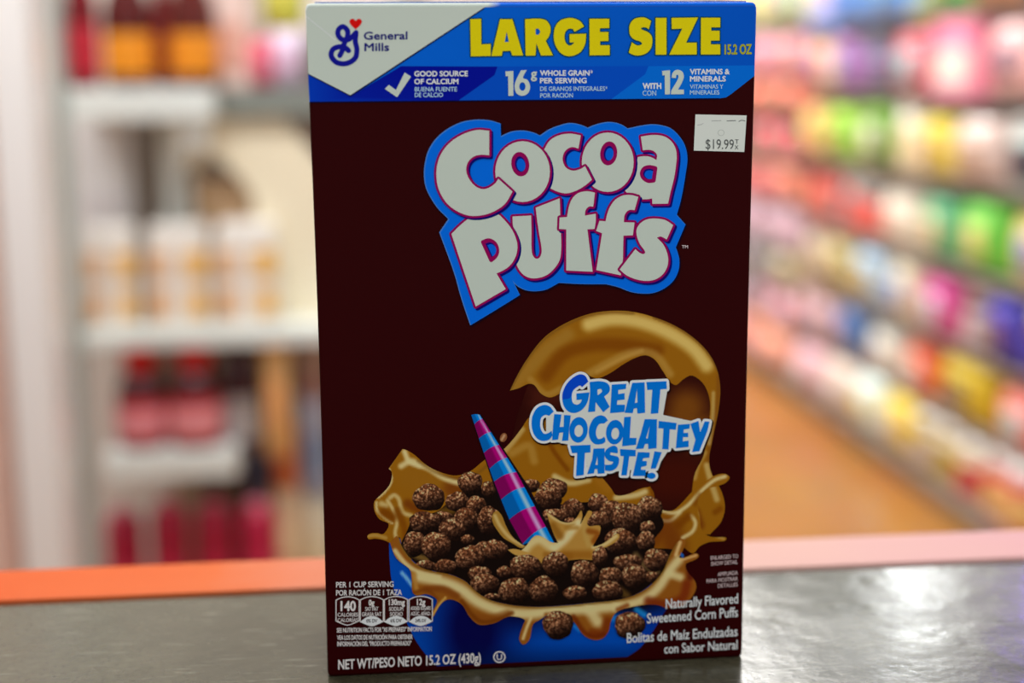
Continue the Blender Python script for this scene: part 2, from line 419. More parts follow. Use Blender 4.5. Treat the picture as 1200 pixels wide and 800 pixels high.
for s, x0, x1, y, h, c, b in [('GOOD SOURCE', 485.5, 548.3, 89.6, 6.4, WB, .05), ('OF CALCIUM', 485.5, 537.2, 98.7, 6.4, WB, .05), ('BUENA FUENTE', 486, 535.5, 107.2, 5.3, LB, .03), ('DE CALCIO', 486, 519.2, 113.8, 5.2, LB, .03),
    ('WHOLE GRAIN', 632.8, 691, 88.8, 6.4, WB, .05), ('PER SERVING', 632.8, 687.5, 97.7, 6.4, WB, .05), ('DE GRANOS INTEGRALES', 633, 709, 106.6, 5.2, LB, .03), ('POR RACIÓN', 633, 671.5, 114.4, 5.2, LB, .03),
    ('WITH', 753, 775, 104.3, 7, WB, .06), ('CON', 753, 769, 112, 6, LB, .02), ('VITAMINS &', 808.5, 855, 87.2, 6.4, WB, .05), ('MINERALS', 808.5, 850.6, 95.6, 6.4, WB, .05), ('VITAMINAS Y', 808.5, 847.6, 104, 5, LB, .03), ('MINERALES', 808.5, 843, 110.8, 5, LB, .03)]:
    text(p, s, x0, x1, y, y - (x1 - x0) * .003, h, 4, c, b)
text(p, '*', 692, 694.6, 88.6, 88.6, 6.2, 4, WB, .02); text(p, '*', 709.6, 711.8, 106.4, 106.4, 5, 4, LB, .02)
p.poly(P('592.3,83.6 601.6,83 601.6,112.2 595.8,112.4 595.4,89 592.6,89.4'), 4, WHITE)
p.poly([path('610.5,82.4* 617.2,82* 613,91.2 618,93.5 621.3,101.5 618.5,109.5 612,112.2 605.5,109.5 603,101.5 604.5,94.5'), ell(612.2, 101.3, 3.6, 5)], 4, WHITE)
text(p, 'g', 622, 629.3, 91.7, 91.7, 11.5, 4, WHITE, .05)
p.poly(P('776,83 785.2,82.3 785.2,110.4 779.2,110.6 779,88 776.3,88.5'), 4, WHITE)
p.poly(path('787,91* 788,86 791,82.5 795.5,81.8 800,84.5 801.3,90 799.5,96 794.5,105* 801.4,105* 801.4,110.3* 786.3,110.5* 786.6,106* 794,93.5 795,90 794.3,87.6 792.6,88 792.2,91.5*'), 4, WHITE)
part(p, 'claim_lettering', 'white and pale blue claims', banner)

# --- maker's corner
p = Print()
p.poly(P('359,8.6 572.5,7.2 567,9 410.5,111.5 361.3,86.3'), 3, WHITE)
p.line(P('567,9.6 411,112.4 361.6,87')[:3], .8, 2.8, (5, 10, 60))
p.line(np.array([(358.5, 19), (364, 23.5), (376, 33), (393, 47)]), .35, 3.2, (225, 226, 220))
mk = part(p, 'maker_panel', 'white corner panel')
p = Print()
for s in ('398.3,65 401.5,58 403.8,50 407,43 407.2,36 402,31.2 396.8,34.5 396.3,41 400.5,46 407,46.8 412.5,43.2 417.2,38.2', '417.3,38.5 416.3,48 418.2,58 416.2,68 406,74.3 394.5,73 388.2,65.5 390,58 397.5,54.8 404.5,55.8 408.5,59.3'):
    p.line(path(s, closed=False), 3.0, 4, (14, 16, 122))
part(p, 'emblem', 'navy script letter emblem', mk)
p = Print(); p.poly(path('416.8,34.5* 410.8,28.5 409.6,24.8 411.8,22.2 414.6,22.3 416.8,24.6* 419,22.3 422,22.2 424,24.8 422.8,28.5'), 4, (190, 12, 8)); part(p, 'heart', 'small red heart', mk)
p = Print(); text(p, 'General', 426.3, 477.5, 46.6, 46.2, 9.4, 4, (16, 18, 98), .042); text(p, 'Mills', 427, 456, 60, 59.8, 9.6, 4, (16, 18, 98), .042); part(p, 'maker_lettering', 'navy maker name', mk)

# --- the bowl picture
random.seed(3)
def soft(base, strokes):
    """colour of a printed shape: base plus soft strokes (points, width, colour, strength)"""
    st = [(path(s, closed=False, n=4), w_, np.array(c, float), k) for s, w_, c, k in strokes]
    def f(v):
        if callable(base): c = base(v)
        else: c = np.tile(np.array(base, float), (len(v), 1))
        for l, w_, cc, k in st:
            d = np.full(len(v), 1e9)
            for a, b in zip(l, l[1:]):
                ab = b - a; t = np.clip(((v - a) @ ab) / max(ab @ ab, 1e-9), 0, 1); d = np.minimum(d, np.linalg.norm(v - a - t[:, None] * ab, axis=1))
            q = np.clip(1.15 - d / w_, 0, 1); q = (q * q * (3 - 2 * q) * k)[:, None]; c = c * (1 - q) + cc * q
        return c
    return f
TAN = (138, 86, 10); CRM = (200, 180, 124); AMB = (110, 54, 0); RED = (92, 32, 4); DK = (44, 8, 4); PALE = (172, 134, 66)
p = Print()
BOWL = path('456,636* 456.5,655 459,680 466,705 476,728 487,750 500,768 512,780.5* 735,769.5* 750,759 766,738 778,718 790,700 790,680* 470,630*')
def bowlc(v):
    x, y = v[:, 0], v[:, 1]; c = np.tile(np.array((0, 66, 160.)), (len(v), 1))
    def mixc(q, cc): nonlocal c; q = np.clip(q, 0, 1)[:, None]; c = c * (1 - q) + np.array(cc, float) * q
    mixc(np.exp(-((x - 555) / 42) ** 2 - ((y - 735) / 70) ** 2) * 1.25, (4, 4, 62))
    mixc(np.exp(-((x - 610) / 40) ** 2 - ((y - 718) / 22) ** 2) * .9, (4, 4, 52))
    mixc(np.clip((y - 752) / 34, 0, 1) * np.clip((x - 500) / 60, 0, 1) * .95, (0, 16, 62))
    mixc(np.clip((x - 735) / 30, 0, 1) * .6, (0, 30, 120))
    mixc(np.exp(-((x - 735) / 45) ** 2 - ((y - 708) / 12) ** 2) * 1.1, (8, 5, 20))
    return c
p.poly(BOWL, 1, soft(bowlc, [('471,671 478,679 483,686', 3, (120, 175, 235), .9), ('746,714 755,720', 5, (30, 150, 220), .7), ('712,722 722,725', 6, (40, 140, 220), .7), ('674,733 680,738', 4, (40, 140, 220), .7)]), grid=2.2)
bowl = part(p, 'bowl_print', 'printed blue bowl')
# back of the wave
p = Print()
INT = path('612,470 625,440 660,415 700,395 760,385 810,415 832,455 833,500 826,540 818,580 800,600 760,600 700,590 640,560 600,530 603,500')
p.poly(INT, 1.5, soft(DK, [('805,478 803,492 820,505', 34, (112, 62, 12), .95), ('775,490 775,510', 8, (80, 36, 6), .5), ('622,466 660,462', 16, (66, 22, 10), .8), ('600,500 606,485 616,465', 12, (40, 4, 2), .6), ('780,560 800,560', 40, (70, 14, 2), .6)]), grid=3)
part(p, 'inner_wave_print', 'dark inside of the chocolate wave', bowl)
p = Print()
SW = path('597.5,457.5* 606,440 618,420 637,396 660,380 690,367.8 715,364.2 740,365 765,371 790,381 812,395 830,413 840,432 844,455 842,480 838,500 834,520 831,537 833,552 846,577 849.5,595 845,611 832,626* 815,624 811,600 811.5,570 815,553 824,535 829,512 831.5,490 832,470 827.5,455 820,445 810,439.8 801,444 792,451 785,447 777,435 767,421 757,416.2 745,419 730,427 715,437 700,443 690,440 680,436 667,450 660,458 645,465.5 634,461 626,451 620,449.5 607,455')
p.poly(SW, 2, soft(TAN, [('600,455 620,432 640,410 665,392', 12, (150, 108, 40), .7), ('690,380 715,374 745,376 780,388 812,408 828,428', 12, (198, 166, 90), .95),
    ('640,440 660,415 690,405 730,404 770,410', 12, AMB, .75), ('690,438 715,424 745,412 768,416 785,438', 7, PALE, .55), ('700,436 730,420 752,411', 4, (190, 150, 80), .35),
    ('842,440 841,470 834,510 830,540', 3.5, (120, 70, 14), .8), ('836,460 835,490 831,520', 3, CRM, .5), ('598,456 618,421 638,397 662,381 692,369 716,366 742,367', 2.5, (112, 74, 22), .7), ('622,445 640,462 658,455', 6, PALE, .5),
    ('766,372 790,382 812,396 830,414 841,434', 2.2, (110, 70, 20), .8), ('814,560 818,545 826,530', 4, PALE, .8), ('828,545 832,560 840,585', 5, CRM, .6), ('815,600 820,615', 8, RED, .6), ('838,600 844,596', 5, AMB, .7)]), grid=2)
part(p, 'wave_print', 'printed brown chocolate wave curling over', bowl)
# sheet behind the puffs: left crown, middle and right crown
p = Print()
SH = path('471.5,526* 476,527 486,533 500,545 516,553 535,557 551,552 565,541 577,532 589,527 600,516 611,502 620,489 640,478* 690,500* 690,545* 706,560 716,572 722,580 735,579 750,572.5 762,570* 766,577 768,586 776,597 788,598 800,588 812,575 824,566 838,557 849,555 855,559 851,565 842,569 828,573 818,585 820,605 823,622 832,628.5 851,630 850,633 831,635 820,640 812,648 800,640* 780,652* 700,660* 600,660* 500,660* 478,654* 471,640 468,629 462,636 457,636* 449,632.5 440,631 432,631.5 430.5,628 434,625 442,624.5 449,625.5 455.5,614 444.5,608 438.5,597 439,587 447,579 457,567 459,553 455.5,549*')
p.poly(SH, 2.6, soft(TAN, [('480,560 520,575 560,580', 22, (138, 88, 18), .6), ('530,572 570,590', 16, RED, .55), ('470,546 482,540 492,545', 5, CRM, .9), ('474,529 480,541 500,548 520,560 545,567 560,566', 4.5, CRM, .95),
    ('490,540 510,553 535,560 556,556 580,538', 3, (108, 68, 16), .55), ('456,550 459,562 452,575 443,583', 2, CRM, .9), ('441,588 442,598 452,608 460,613', 2, CRM, .9), ('454,586 460,596 465,612 463,625 468,640', 3, CRM, .8), ('447,590 452,592', 5, CRM, .7), ('450,600 460,606', 8, AMB, .85),
    ('457,583 462,580 467,584 472,600 482,604', 3.5, CRM, .75), ('432,628 440,627 452,630', 3, PALE, .8), ('466,598 474,618 476,635', 6, AMB, .7), ('478,590 492,598', 8, RED, .6),
    ('590,530 603,515 612,503', 5, CRM, .55), ('600,531 620,522 626,540', 7, PALE, .5), ('642,515 650,530 665,550', 4, AMB, .8), ('650,558 668,566 690,562', 5, CRM, .8), ('668,535 690,548 712,570', 10, (150, 95, 20), .7), ('716,548 722,565 735,575', 8, (104, 40, 6), .8),
    ('722,583 745,580 756,576', 5, CRM, .85), ('763,572 768,590', 3, AMB, .7), ('775,598 790,601 806,592 820,577 838,562 850,558', 3, CRM, .95), ('772,609 785,610 797,600', 3, CRM, .9), ('765,630 780,620 790,640', 22, RED, .6), ('810,604 815,612 812,622 800,630', 3, CRM, .9), ('795,615 806,605', 7, AMB, .8),
    ('835,577 838,600 832,615', 5, PALE, .5), ('820,600 828,622 848,631', 2.5, PALE, .8), ('820,580 815,590', 5, AMB, .5)]), grid=1.9)
# dark hollow under the puffs
p.poly(path('470,640 476,624 486,606 510,600 530,585 548,575 570,570 600,572 640,590 690,588 730,590 770,600 778,615 762,640 790,645 776,669 763,684 745,696 722,702.5 700,705 666,708.5 632.5,710.5 610,709.5 595,707.5 572.5,701.5 557,691.5 545.5,680.5 527.5,672.5 509.5,669 494,664.5 482.5,655'), 2.9,
    soft((18, 8, 5), [('476,640 486,650 500,655', 5, (130, 95, 40), .8), ('745,650 755,662 770,670', 5, (120, 90, 50), .8), ('515,600 530,597', 8, (120, 80, 20), .7), ('725,690 735,698', 6, (120, 84, 30), .6)]), grid=2.5)
part(p, 'splash_print', 'printed milk chocolate splash', bowl)

# striped spoon-straw
p = Print()
p.poly(P('551.2,485.6 563.6,485.6 619.5,570 653,636 611,638 593,607 578,567'), 3.6, (16, 8, 16))
Lq = lambda y: 552.4 + (y - 486) * .285 + max(0, y - 560) * .12
edgeL = np.array([(552.3, 486), (565, 525), (580, 567), (595.5, 606), (612.5, 637)]); edgeR = np.array([(562.4, 486), (579, 512), (604, 551), (617, 575), (649.5, 635.5)])
def el(e, y): return np.array((np.interp(y, e[:, 1], e[:, 0]), y))
cuts = [(486, 486), (497, 490.5), (513.5, 506), (530.5, 521), (549, 536), (564, 553), (585, 570.5), (608.5, 593), (637, 617), (638, 636)]
BLU, MAG = (0, 104, 190), (140, 2, 92)
for i in range(len(cuts) - 1):
    (a0, b0), (a1, b1) = cuts[i], cuts[i + 1]; A, B, C, D = el(edgeL, a0), el(edgeR, b0), el(edgeR, b1), el(edgeL, a1)
    def arcl(s_, e_): 
        t = np.linspace(0, 1, 7)[:, None]; q = s_ + (e_ - s_) * t; q[:, 1] -= (np.sin(np.pi * t) * np.linalg.norm(e_ - s_) * .09)[:, 0]; return q
    pol = np.concatenate([arcl(A, B), arcl(D, C)[::-1]])
    base = np.array(BLU if i % 2 == 0 else MAG, float)
    def colr(v, base=base):
        xl = np.interp(v[:, 1], edgeL[:, 1], edgeL[:, 0]); xr = np.interp(v[:, 1], edgeR[:, 1], edgeR[:, 0]); t = ((v[:, 0] - xl) / (xr - xl))[:, None]
        c = base * (.82 + .3 * np.clip((t - .45) * 20, 0, 1)); q = np.clip(1 - np.abs(t - .78) / .1, 0, 1) ** .5 * .75; return np.clip(c * (1 - q) + np.array((205, 205, 225)) * q, 0, 255)
    p.poly(pol, 3.9, colr, grid=1.6)
part(p, 'straw_print', 'printed straw with blue and magenta stripes', bowl)

# puffs, back to front
PUFF = [(622, 569, 11, 8), (649, 573, 16, 13), (573, 573, 9, 10), (551, 566, 14.5, 14), (502.5, 583, 19, 16), (701, 589, 12, 11), (536, 588, 14, 12), (558, 592, 12, 11), (643, 582, 16, 15.5), (671, 597, 14.5, 12.5), (716, 597, 12.5, 11), (650, 605, 17, 9), (761, 596, 15.5, 15),
        (668, 611, 7, 5), (735, 607, 19, 19), (759, 618, 9, 8), (519, 606, 12, 7), (497, 612, 18, 13), (701, 610, 15.5, 12), (573, 610, 14, 17), (546, 608, 14, 14), (530, 621, 17, 14), (727, 634, 19, 15), (486, 637, 13, 15), (757, 634, 11, 12), (566, 643, 10, 9), (580, 644, 15, 12), (511, 640, 17.5, 17),
        (548, 632, 8, 6), (703, 652, 9, 12), (736, 659, 17, 10), (769, 656, 15, 13.5), (551, 654, 17.5, 15), (499, 663, 12, 7), (522, 664, 14, 9), (616, 664, 18.5, 15), (651, 661, 15.5, 15), (591, 670, 9, 7), (764, 676, 8, 7), (743, 675, 15, 15), (716, 676, 14, 12), (685, 672, 16.5, 16), (562, 672, 14, 9), (568, 684, 17, 13), (603, 692, 18.5, 15.5), (637, 691, 17, 16), (674, 695, 14, 9), (712, 692, 18, 12), (577, 699, 10, 4)]
def puff(cx, cy, rx, ry, layer, seed):
    rnd = np.random.RandomState(seed)
    a = np.linspace(0, 2 * np.pi, 30, endpoint=False); k = 1 + .035 * np.sin(3 * a + rnd.rand() * 6) + .03 * np.sin(5 * a + rnd.rand() * 6) + .02 * np.sin(9 * a + rnd.rand() * 6)
    pol = np.stack([cx + rx * k * np.cos(a), cy + ry * k * np.sin(a)], 1)
    tone = rnd.uniform(.85, 1.1); G = rnd.rand(40, 40)
    def vn(v, sz):
        g = (v - (cx - 40, cy - 40)) / sz; i = np.floor(g).astype(int); f = g - i; i %= 39; a = G[i[:, 0], i[:, 1]]; b = G[i[:, 0] + 1, i[:, 1]]; c = G[i[:, 0], i[:, 1] + 1]; d = G[i[:, 0] + 1, i[:, 1] + 1]
        return (a * (1 - f[:, 0]) + b * f[:, 0]) * (1 - f[:, 1]) + (c * (1 - f[:, 0]) + d * f[:, 0]) * f[:, 1]
    def col(v):
        u = (v - (cx, cy)) / (rx, ry); d = np.linalg.norm(u, axis=1); n = np.clip((vn(v, 1.7) * .6 + rnd.rand(len(v)) * .4 - .5) * 1.7 + .5, 0, 1)
        lit = np.clip(.52 - .72 * u[:, 1] - .28 * u[:, 0], 0, 1.3); c = np.array((26, 11, 6.)) + np.outer(lit, (82, 48, 28)) * tone
        c += np.outer(np.where(n > .58, (n - .58) / .42, 0) * np.clip(lit, 0, 1.2), (168, 138, 106)); c *= np.where(n < .3, .5, 1)[:, None]
        return np.clip(c * np.clip(1.25 - .5 * d ** 3, .5, 1)[:, None], 0, 255)
    q = Print(); q.poly(pol, layer, col, grid=1.05); return q
for i, (cx, cy, rx, ry) in enumerate(PUFF):
    part(puff(cx, cy, rx, ry, (3.0 + .012 * i) if cy < 650 else (4.6 + .012 * i), i), 'puff_print', None, bowl)

# splash where the straw dips in, over the puffs
p = Print()
CR = path('606,652 610,646 616,640 625,629 630,627 638,630 646,635 654,636* 649,626 644,612 640.5,600* 650,606 658,611 668,612 676,606 681,598 682.5,604 680,614 686,604 690,598 694,600 688,612 690,616 703,616 703,624 698,634 695,640 706,637 716,630 724,625 726,628 722,634 710,641 697,645 694,656* 680,655* 668,656* 650,662 630,660 616,656')
p.poly(CR, 4.3, soft((168, 122, 52), [('614,645 622,636 632,632 645,640', 8, CRM, .9), ('650,642 662,632 670,622 678,612', 7, (208, 188, 138), .9), ('684,608 686,625 690,638', 5, PALE, .9), ('695,641 708,638 722,628', 3, CRM, .8), ('640,650 668,652', 6, AMB, .4), ('690,622 700,625 696,634', 5, (130, 66, 12), .9), ('672,613 664,618 676,618', 4, (150, 104, 36), .7), ('662,650 690,650', 8, (136, 80, 14), .7), ('642,602 652,609 664,613 674,612', 2.2, CRM, .7), ('648,616 656,628', 7, (128, 80, 18), .8)]), grid=1.5)
p.poly(path('576.5,606 579,600 583,598.5 588,604 593,616 600,628 609,636 616,640* 611,642 600,636 590,630 582,620 578,613'), 4.25, soft((150, 108, 40), [('580,604 586,616 598,630 612,638', 3, (190, 160, 96), .9)]), grid=1.5)
p.poly(path('595,644* 602,643 612,645 622,648* 612,650 604,650'), 4.35, (176, 132, 62))
part(p, 'crown_print', 'small splash round the tip of the straw', bowl)
# rim of the splash running over the bowl
p = Print()
RIM = path('457,636* 464,628* 467,629 471,640 482.5,656 494,665 509.5,669.5 527.5,673 545.5,681 557,692 572.5,702 595,708 610,710 632.5,711 666,709 700,705.5 722.5,703 745,696.5 763,685 776.5,669.5 785.5,649 793,636 799,631* 803.5,633.5 801,643 795.5,653* 801,653.5 815,648 819,650.5 817,654 804,660* 803.5,664 806,670 814,680 816,688 811,699 800,709.5 781,712 772,709 763,708 745,710 722.5,717 716,728 713,740 706,748 695.5,749.5 684,744 671,727 655,719 644,719 632.5,726 625,731 620,750 613,755 608.5,749 613,732 615,726 597,722 579,730 561,731.5 550,722 541,708 527.5,702 518,706 508,722 504,728* 498,733 507,716 512,703 500.5,696 488,697.5 483.5,694 482.5,678.5 480,667 464.5,654')
def rimc(v):
    c = np.tile(np.array((134, 76, 18.)), (len(v), 1)); return c
p.poly(RIM, 6.0, soft(rimc, [('492,676 520,682 540,690 560,705 590,716 620,719 650,715 690,713 722,710', 9.5, CRM, .98), ('463,645 475,660 490,670 515,676', 4, CRM, .9), ('485,672 488,690', 4, (170, 120, 50), .8), ('690,712 696,722 700,728', 10, CRM, .9), ('722,711 750,704 770,690 785,668 795,656', 8, CRM, .95), ('785,672 797,676', 7, CRM, .9),
    ('797,635 792,650', 3, (205, 170, 110), .9), ('798,656 816,650.5', 2, (205, 160, 100), .9), ('805,684 800,700 780,708 760,704', 8, (110, 36, 8), .85), ('808,664 809,676', 6, (86, 24, 8), .9), ('694,742 708,742 712,728', 8, (112, 44, 6), .9), ('676,726 684,738', 4, (120, 58, 10), .6), ('735,709 724,714', 4, (120, 52, 10), .8),
    ('500,690 520,690 535,698', 6, (118, 58, 12), .9), ('556,722 575,724 595,718', 6, (126, 66, 14), .7), ('505,724 515,708 522,700', 2, (200, 160, 80), .8), ('613,748 617,736 622,724', 2.6, (205, 180, 120), .9), ('640,720 660,720', 4, (130, 66, 14), .8),
    ('541,704 552,719 563,728 580,727 600,718', 4, (104, 48, 4), .8), ('672,722 684,740 696,746 708,743', 4, (100, 34, 4), .8), ('484,694 500,691 512,701', 3, (110, 52, 8), .7), ('467,630 471,641 482.5,657 494,666 509.5,670.5 527.5,674 545.5,682 557,693 572.5,703 595,709 610,711 632.5,712 666,710 700,706.5 722.5,704 745,697.5 763,686 776.5,670.5 785.5,650 793,637', 1.7, (116, 82, 28), .8)]), grid=1.7)
p.poly(P('797,651 798.5,647 801.5,650 801,654'), 6.2, (30, 80, 150))
part(p, 'rim_print', 'pale milk chocolate spilling over the bowl rim', bowl)
for i, (cx, cy, rx, ry) in enumerate([(654, 732, 18, 17), (738, 732.5, 18, 16)]):
    part(puff(cx, cy, rx, ry, 6.5 + .02 * i, 80 + i), 'puff_print', None, bowl)
p = Print(); p.poly(ell(590, 512.5, 4, 5.5, .4), 3, soft((120, 70, 40), [('588,515 591,510', 2, (190, 150, 110), .8)]), grid=1.2); part(p, 'drop_print', 'flying chocolate drop', bowl)

# --- brand lettering
LOGO = {  # fill outline, holes
 'a': ('751,160* 762,158.3 773,158.5 781,161 788,167 792,175 793,184 792,195 790,208 786,224 782.8,238.5* 764.5,238.8* 764.2,232.3* 760,233.2 752,233.5* 749,228 742,229 733,224 733,214 741,204 745.5,194 747.4,184* 753,183 760,183.3 765,185 769.3,187.6* 770,182 767.5,178 763,175.8 758,175.5 753.3,176*', [path('761,195.7 768,197* 766,211.5* 760,212 754,208.3 752.2,203 755,197.5')]),
 'o2': (None, [ell(713.3, 179.7, 7.6, 11.7, .13)]),
 'c': ('680.6,158.6* 668,156.5 655,158.5 645,164 638,174.5 631,190 631,205 636,215 647,221.6 655,225 664,226.5 676,223 686,217 693.7,210.5* 685.6,194.6* 680,198 671,199.8 663,196 659.3,187 661.5,178 667.5,173 672,172.3 677.8,174*', []),
 'o1': (None, [ell(609.7, 192.3, 8.1, 12, -.15)]),
 'u': ('600.6,253.6* 622.4,252.4* 622.8,270 623,292 624.3,299 628,303 632,302 634.6,296 634.3,288 632,275 629.5,258 627.8,243.3* 655.8,232.3* 656.2,240 656.5,254 657.3,272 657.6,292 656,304 650,314 641,322 630,325.7 621,325.5 613,321.5 606,311.5 604,300 606,288 604,275 601,263', []),
 'p': ('529,274* 538,265 547,257.5 556,251 566,247.5 576,248.3 584,251 591,257.5 598,266 603,275 606.2,286 605.6,296 602,305 596,312.5 589,317 581.8,320.3* 592.6,338.6* 557.5,359* 543,316', [path('566,283.5* 573,281.5 580,285.5 582.7,293.5 580.7,300 575.6,304.7*')]),
 'f1': ('697.2,225.6* 688,224 678,226 671,232 667,241 664.5,254.2* 655.8,254.8* 655.2,268.2* 663.6,268.6* 663.6,316.8* 694.5,318.3* 688.3,268.6* 696.8,268.2* 698.2,258 698,250.3* 685.3,252.6* 686,247 688,243.6 691,241.8 695.2,242*', []),
 'f2': ('748,230.6* 740,228.5 730,229 721,234 714.5,243 711.5,251 709.6,259.2* 702.5,258.6* 698.6,270.4* 705.6,273.2* 698.8,316.3* 727.5,322.5* 730,303* 730.6,276* 741.6,275.6* 743.6,260.6* 731,260.3* 732,252 735,247.5 738.5,245.8 743.6,246.2*', []),
 's': ('788.8,263.6* 780,258 769,256 758,257 750,262 746,269 746.5,277 750,286 755,293 756,296 753.5,297.6 748.5,295.3 744.6,291.8* 726.2,315.6* 734,322.3 745,327 757,329 768,327.3 777,321 782,312 783,303 781,294 777,286 769.8,278.4* 774,277 781.3,280.5*', []),
 'C': ('573.3,153.2* 560,152.2 548,155 535,161.3 524,170.3 516,182 512,195 511.4,206 513,218 518,230 525,239.5 535,247 547,252 556,253 570,251 582,246 592,238.5 600.6,224.4* 584,209.4* 580,215 573,219.8 566,221.5 558,218.7 551,211.5 547,203.3 546.5,196 549,189 555,183.5 563,181.3 573.3,181.8*', [])}
ORD = ['a', 'o2', 'c', 'o1', 'u', 'p', 'f1', 'f2', 's', 'C']
OV = {'o2': ell(712.2, 190, 30.4, 34.8), 'o1': ell(612.4, 201, 32, 35.6)}
BACK = path('586.6,145.4* 575,142 562,141 550,142 540,144.5 525,152 512,163 503,177 499,192 498,205 500,219 506,232 515,245 524,254 526.6,257* 516,272.5* 533,319 541.5,349 552,380.5* 581,363* 609,345.6* 600.6,328.6* 606,334 615,339 626,340.8 640,339 650,334 655.5,331* 680,332.3 711,332.6* 725,336 738,341 750,343.3 765,343 778,338 789,329 795,317 796,305 794,296 791.8,290* 803.2,263.4* 793,252* 798,234 804,200 805.5,186 803,172 796,160 786,151 775,147.5 765,146.5 752,148 736,151.4* 728,146.5 716,143.8 705,145 695,148 689.5,150.6* 680,146.8 668,145 657,147.5 645,152 633.4,159.6* 625,156 613,153.8 600,155 587,160.6*')
p = Print()
p.line(BACK + (.5, .7), 1.3, 5.0, (10, 2, 26), True); p.line(BACK + (-.6, -.3), .7, 5.1, (60, 110, 180), True)
p.poly(BACK, 5.3, (0, 92, 198))
logo = part(p, 'logo_backing', 'blue backing of the brand lettering')
for i, k in enumerate(ORD):
    o_, hs = LOGO[k]; o_ = OV[k] if o_ is None else path(o_); ly = 5.6 + i * .35
    p = Print()
    sh = [ribbon(o_ + (2.3, 2.3), 2.2, True)]
    p.line(o_ + (2.2, 2.3), 2.4, ly, (10, 2, 92), True)
    for h in hs: p.line(h + (1.6, 1.6), 2.4, ly, (10, 2, 92), True)
    p.line(o_, 2.6, ly + .12, (128, 2, 72), True)
    for h in hs: p.line(h, 2.4, ly + .12, (128, 2, 72), True)
    p.poly([o_] + hs, ly + .24, (172, 179, 168))
    if hs:   # blue seen through the eye of the letter, with its magenta lining kept inside
        for h in hs:
            c_ = h.mean(0); p.line(c_ + (h - c_) * .90, 1.5, ly + .3, (128, 2, 72), True); p.poly(c_ + (h - c_) * .76, ly + .38, (10, 6, 100)); p.poly(c_ + (h - c_) * .62 + (.9, .9), ly + .5, (0, 84, 190))
    part(p, 'logo_letter', 'white letter edged in magenta', logo)
p = Print(); text(p, 'TM', 799, 806.3, 290.8, 290.8, 3.6, 5, (190, 175, 175), .03); part(p, 'trademark_print', None, logo)

# --- tagline
TAG = [('689.5,447* 686,440.5 680,438.3 672,442 664,450 659.5,460 659,468 661.5,477 667,482.5 674,483.7 682,480 688,472 691,459.5* 675.5,461* 675.5,468.5* 682,468* 680,472 676,474 671.5,472 670,465 671.5,458 676,453.5 680,451.5 682,453.5*', [], 0),
 ('691,447.5* 703,446.5 711,448.5 714.5,453 714,459 708,464.5* 714.5,476.5* 707,483* 698,471* 697.5,482* 689,482.7* 691.5,460', ['700,456.5* 704,455.5 705.5,458.5 700.5,463*'], 0),
 ('717,450.5 734,449.5 733.5,455.5 724.5,456.8 724.5,461.5 732,460.5 732,468 723.5,469 723,474 732.5,474 732,482.5 715,484', [], 1),
 ('741,448.5 755.5,447.8 756,483.5 747,484.5 746.5,478 742.8,478.5 741.5,484 732,483.5', ['746.5,455.5 747,471.5 744,472'], 1),
 ('757.5,447.5 781,446.5 781.5,455.5 774,456 771.5,484 762.5,484.8 764.5,456.5 758.5,456.8', [], 1),
 ('649,482* 644,476 638,474.3 630,477.5 624.5,486 623,497 625,507 630,514 637,516.5 644,514.5 647.5,510* 646.5,504.5* 642,507.5 637.5,508 634,503 633,496 634.5,489 639,486 643.5,487*', [], 0),
 ('649.5,485 658,485.5 656,500 660.5,500 661,486 669,486.5 667,503 666,516 658.5,516.5 660,506.5 655.5,507 654,515 647,515.5 648,500', [], 1),
 (ell(678, 503.5, 10.8, 15, .08), [ell(678.2, 504.7, 5, 7, .1)], 2),
 ('712.5,492.5* 709,488 703,486.5 696,490 691.5,498 690,507 692,515 697,520 703,520.5 709,518 709.5,514* 708,511.5* 705,513.5 701,514 698.5,509 699.5,501 703,496.5 708,496*', [], 0),
 (ell(720.5, 506.2, 10.3, 14.4, .1), [ell(721, 507.8, 4.5, 6.8, .12)], 2),
 ('731.5,488.5 739.5,488 738,512.8 746,513 745.5,521 729,522.8', [], 1),
 ('755.5,491 770,491 769.5,525 759.5,526 759.5,520 756,520 754,525.5 745,526 751,508', ['761.5,499 759,513.5 757,513.5'], 1),
 ('772,493 793,495.5 792,503.5 785,502.8 783.5,526.5 776,526 777.5,502 771.5,501.5', [], 1),
 ('794.5,497.5 808.5,496.5 808,502 801.5,503 801,507 806.5,507 806.5,512 800.5,512 800,517 807,516 807,523.5 792,525', [], 1),
 ('809,496.5 818.5,493 820.5,506 826,493.5 831.5,494 829,505 819.5,528.5 811,529.5 815,515', [], 1),
 ('668,522 692,521 692,530 685.5,530.5 684,556.5 675,557.5 676.5,530.5 670.5,530.8', [], 1),
 ('695.5,525.5 708.5,525 708.5,554.5 700.5,555 700,549.5 697,549.5 696,554.5 688,555.5 694,538', ['700,535 700.5,544.5 697.8,544.5'], 1),
 ('724,531* 723.5,524.5 720,522 713,524.5 709,529 709,535 714,540 718.5,541 717,543.5 711,544.5 708.8,544* 709,551* 715,551.8 722,548.5 725.5,541 724.5,535.5 719,533.5 715,532.5 716,530 719,530.5*', [], 0),
 ('726.5,526 745,527 745,534.5 737.5,534.5 734.5,556.8 728,556.8 731,534.5 727,534', [], 1),
 ('747.5,529.5 761.5,530 761,536 753.5,536.8 753,540 758,540 757.8,545.5 751.5,547 751,550 757,550.5 756.5,557.5 741.5,557.5', [], 1),
 ('767,528.5 775.5,529.8 768.5,548.8 762.5,549', [], 1), (ell(763.3, 557.3, 5, 3.6), [], 2)]
mkp = lambda s, c: s if c == 2 else (P(s) if c else path(s))
p = Print(); q = Print()
